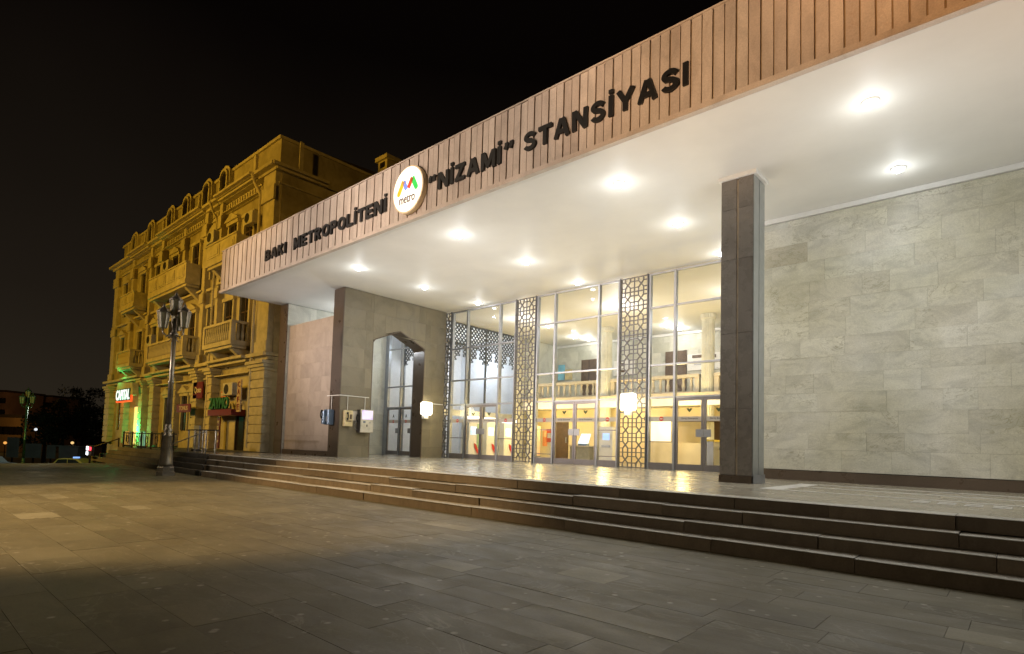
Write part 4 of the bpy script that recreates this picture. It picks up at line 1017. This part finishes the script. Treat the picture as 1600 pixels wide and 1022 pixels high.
# ------------------------------------------------------------------ street lamps
def street_lamp(loc, label, h=6.05, rz=0, mt=None):
    mt = mt or M['lamppost']
    t = thing('street_lamp', loc, label, 'street lamp', 'ornate lamp posts with clustered lanterns', rz)
    MB().lathe([(.28,0),(.28,.12),(.25,.14),(.25,.26),(.22,.30)], (0,0,0), 8).build('plinth', mt, t, local=True)
    MB().lathe([(.215,.30),(.205,.4),(.125,1.25),(.14,1.27),(.14,1.33),(.105,1.36),(.125,1.44),(.125,1.50),(.09,1.54),(.10,1.60),(.085,1.68)], (0,0,0), 20).build('base', mt, t, local=True, smooth=True)
    MB().lathe([(.082,1.68),(.075,3.0),(.09,3.02),(.09,3.07),(.072,3.1),(.068,h-1.6),(.12,h-1.58),(.13,h-1.5),(.07,h-1.45),(.06,h-1.0)], (0,0,0), 16).build('post', mt, t, local=True, smooth=True)
    for i in range(4):
        if i == 3: dx, dy, z = 0, 0, h-.92
        else:
            an = 2*PI*i/3+.35; dx, dy, z = .34*math.cos(an), .34*math.sin(an), h-1.32-.03*i
            MB().tube([(.06*dx/.34,.06*dy/.34,h-1.52),(dx*.6,dy*.6,h-1.62),(dx,dy,h-1.52),(dx,dy,z)], .028, 8).build('arm', mt, t, local=True, smooth=True)
            s_ = MB()
            s_.tube([(dx*(.5+.22*math.cos(q)), dy*(.5+.22*math.cos(q)), h-1.68+.1*math.sin(q)) for q in [k*PI/5 for k in range(9)]], .014, 6); s_.build('scroll', mt, t, local=True)
        ln = MB(); ln.lathe([(.10,0),(.12,.03)], (dx,dy,z), 6)
        ln.lathe([(.185,.50),(.205,.52),(.205,.55),(.12,.64),(.05,.69),(.04,.75),(.02,.77),(.0,.84)], (dx,dy,z), 6)
        for k in range(6):
            a_ = 2*PI*k/6; ln.bar((dx+.115*math.cos(a_), dy+.115*math.sin(a_), z+.03), (dx+.175*math.cos(a_), dy+.175*math.sin(a_), z+.50), .022)
        l_ = ln.build('lantern', mt, t, local=True)
        MB().lathe([(.108,.031),(.168,.499)], (dx,dy,z), 6).build('lantern_glass', M['lanternglass'], l_, local=True)
    return t
street_lamp((-20.75, 6.45, G), 'ornate metal lamp post with unlit lanterns at the foot of the steps', 6.15, .2)
street_lamp((-55.9, 7.76, LOW), 'distant green-lit lamp post standing beyond the plaza edge', 7.1, .5, plain('green_lit_post', (.07,.13,.10), .35, .6, .2))  # green light on this post is put into its metal colour
point('green_glow', (-54.0, 5.6, 1.5), 60, (.15,1,.45), .2)

# ------------------------------------------------------------------ far left: cars, trees, buildings
def car(loc, rz, label, body, roofm, taxi):
    t = thing('parked_car', loc, label, 'car', 'cars beyond the plaza edge', rz)
    # body profile x along the car
    low = [(-2.15,.35),(-2.2,.65),(-2.1,.88),(-1.5,.93),(1.0,.95),(1.9,.86),(2.15,.7),(2.2,.4),(2.1,.3),(-2.05,.3)]
    MB().prism(low[::-1], 'y', -.85, .85).build('body', body, t, local=True, bevel=.06)
    cab = [(-1.75,.93),(-1.25,1.38),(-.9,1.45),(.3,1.46),(.6,1.40),(1.2,.94)]
    MB().prism(cab[::-1], 'y', -.68, .68).build('cabin', roofm, t, local=True, bevel=.05)
    for s in (-1, 1):
        g = MB()
        g.prism([(-1.45,.98),(-1.15,1.33),(-.35,1.38),(-.35,.98)][::-1], 'y', s*.682, s*.70); g.prism([(-.28,.98),(-.28,1.38),(.38,1.36),(.95,.98)][::-1], 'y', s*.682, s*.70)
        g.build('side_window', M['carglass'], t, local=True)
    for x in (-1.35, 1.35):
        for s in (-1, 1):
            wl = MB().lathe([(0,-.1),(.31,-.1),(.33,-.05),(.33,.05),(.31,.1),(0,.1)], (x, s*.78, .33), 18, 'y').build('wheel', M['tyre'], t, local=True)
            MB().lathe([(0,-.105),(.18,-.105),(.18,.105),(0,.105)], (x, s*.78, .33), 12, 'y').build('rim', M['steel'], wl, local=True)
    for s in (-1, 1):
        B(2.12, 2.2, s*.55-.15, s*.55+.15, .55, .7).build('headlight', M['signwhite'], t, local=True); B(-2.2, -2.12, s*.6-.12, s*.6+.12, .6, .75).build('tail_light', M['red'], t, local=True)
    if taxi: B(-.25, .05, -.2, .2, 1.462, 1.58).build('roof_light', emis('taxi_blue', (.25,.45,1), 1.2), t, local=True)
M['carglass'] = plain('car_glass', (.03,.04,.05), .08, 0, .1, spec=.9)
def Wp(px, py, d):
    v = F*892.48+RR*(px-800)-UU*(py-643.55); v = v*d/v.dot(F); return v
car((-61.6, 12.2, LOW), math.radians(38), 'yellow topped car whose roof shows above the plaza edge', plain('yellow_paint', (.55,.50,.12), .3), plain('yellow_paint_b', (.55,.50,.12), .3), True)
car((-67.2, 7.0, LOW), math.radians(38), 'white car cut by the left picture edge beyond the plaza', plain('white_car', (.6,.66,.72), .3), plain('white_car_b', (.6,.66,.72), .3), False)
point('road_glow', (-57.5, 9.0, 1.0), 130, (.85,.95,.8), .2)
def tree(x, y, h, rad, label, seed):
    random.seed(seed); t = thing('street_tree', (x, y, LOW), label, 'tree', 'dark trees beyond the plaza')
    tr_ = MB(); tr_.lathe([(.22,0),(.16,h*.3),(.12,h*.55),(.04,h*.8)], (0,0,0), 8)
    for i in range(7):
        a_ = random.random()*2*PI; l_ = rad*random.uniform(.5, .9); z0 = h*random.uniform(.35, .6)
        tr_.tube([(0,0,z0),(l_*.5*math.cos(a_), l_*.5*math.sin(a_), z0+l_*.35),(l_*math.cos(a_), l_*math.sin(a_), z0+l_*.6)], .05, 5)
    tr_.build('trunk', M['bark'], t, local=True)
    c_ = MB(); cl_ = []
    for i in range(26):
        a_ = random.random()*2*PI; rr_ = rad*math.sqrt(random.random()); zz = h*random.uniform(.42, .97)
        k_ = 1-.55*abs(zz/h-.65)*2; cl_.append((rr_*k_*math.cos(a_), rr_*k_*math.sin(a_), zz, rad*random.uniform(.16, .34)))
    for (cx_, cy_, cz_, cr_) in cl_:
        for j in range(90):
            d_ = Vector((random.gauss(0,1), random.gauss(0,1), random.gauss(0,.7))); d_ = d_.normalized()*cr_*random.random()**.4
            p_ = Vector((cx_, cy_, cz_))+d_; s_ = random.uniform(.08, .2)
            u_ = Vector((random.gauss(0,1), random.gauss(0,1), random.gauss(0,1))).normalized()*s_; v_ = u_.cross(Vector((random.gauss(0,1), random.gauss(0,1), random.gauss(0,1)))).normalized()*s_*.6
            n_ = len(c_.v); c_.v += [tuple(p_+u_), tuple(p_+v_), tuple(p_-u_), tuple(p_-v_)]; c_.face((n_, n_+1, n_+2, n_+3))
    c_.build('crown', M['foliage'], t, local=True)
for a_ in ((Wp(70,690,66), 5.4, 3.2, 'low dark tree right of the distant lamp post', 3), (Wp(98,690,72), 7.6, 4.0, 'rounded dark tree behind the yellow car', 4),
           (Wp(128,690,80), 7.0, 4.2, 'broad dark tree in the middle of the tree group', 5), (Wp(143,690,84), 10.2, 4.0, 'tall thin-topped tree left of the old building', 6),
           (Wp(163,690,70), 7.2, 3.4, 'dark tree touching the left edge of the old building', 7), (Wp(118,690,95), 11.2, 3.4, 'farthest tree with a flat sparse top', 8)):
    tree(a_[0].x, a_[0].y, a_[1], a_[2], a_[3], a_[4])
random.seed(11)
def far_building(px0, px1, pytop, d, label, mt, nw=5, nf=4):
    a_, b_ = Wp(px0, pytop, d), Wp(px1, pytop, d); c_ = (a_+b_)/2; wd = (b_-a_).length; rz = math.atan2(b_.y-a_.y, b_.x-a_.x)
    t = thing('distant_building', (c_.x, c_.y, LOW), label, 'building', 'dim buildings on the left horizon', rz); H_ = c_.z-LOW
    wl = B(-wd/2, wd/2, 0, 12, 0, H_).build('wall', mt, t, local=True)
    B(-wd/2-.3, wd/2+.3, -.3, 12.3, H_+.001, H_+.5).build('roof', M['roof'], t, local=True)
    for i in range(nw):
        for j in range(nf):
            x = -wd/2+(i+.5)*wd/nw; z = H_-(j+1)*3.0
            if z < 1: continue
            B(x-.7, x+.7, -.06, -.004, z, z+1.4).build('window', M['olddark'], t, local=True)
far_building(-30, 10, 612, 150, 'tallest dim block at the left picture edge', M['farwall'])
far_building(11, 52, 622, 170, 'dim block behind the distant lamp post', M['farwall'])
far_building(56, 82, 620, 165, 'dim narrow block right of the distant lamp post', M['farwall'], 4)
far_building(-20, 34, 652, 100, 'low building with orange lit upper storey on the far left', M['farwall'], 6, 2)
point('far_glow', tuple(Wp(8, 640, 92)), 700, (1,.55,.12), .5)
point('far_glow', tuple(Wp(30, 600, 135)), 1500, (1,.5,.2), .5)
bb = Wp(115, 705, 60)
t = thing('white_kiosk', (bb.x, bb.y, LOW), 'small pale kiosk with a flared top behind the yellow car', 'kiosk', None, math.radians(40))
MB().prism([(-.9,0),(.9,0),(1.05,2.2),(-1.05,2.2)], 'y', -.7, .7).build('body', M['palebox'], t, local=True); B(-1.2,1.2,-.85,.85,2.201,2.3).build('roof', M['palebox'], t, local=True)
for px, py, wpx, hh, lb in ((20, 700, 1.2, 3.0, 'pale panel left of the distant lamp post'), (52, 705, 1.6, 2.4, 'pale panel right of the distant lamp post'), (80, 705, .9, 2.3, 'narrow pale panel under the low dark tree')):
    q = Wp(px, py, 60); t = thing('billboard', (q.x, q.y, LOW), lb, 'board', 'pale boards beyond the plaza', math.radians(42))
    B(-wpx/2, wpx/2, -.05, .05, .9, hh).build('panel', M['palebox'], t, local=True); B(-.06,.06,-.04,.04,0,.898).build('post', M['iron'], t, local=True)
point('far_glow', tuple(Wp(60, 640, 52)), 60, (.9,.9,.8), .2)
for px, py, c_, lb in ((8, 692, (1,.45,.1), 'small orange light low on the far left'), (113, 692, (1,.65,.25), 'small warm light among the dark trees'), (56, 671, (.8,.85,.9), 'small white round light right of the distant lamp post')):
    q = Wp(px, py, 62); t = thing('lantern_light', (q.x, q.y, LOW), lb, 'light', 'small lights in the dark beyond the plaza')
    MB().lathe([(0,-.16),(.12,-.1),(.16,0),(.12,.1),(0,.16)], (0,0,q.z-LOW), 12).build('globe', emis('far_lamp', c_, 1.0), t, local=True, smooth=True)
    MB().lathe([(.04,0),(.04,q.z-LOW-.16)], (0,0,0), 6).build('pole', M['iron'], t, local=True)
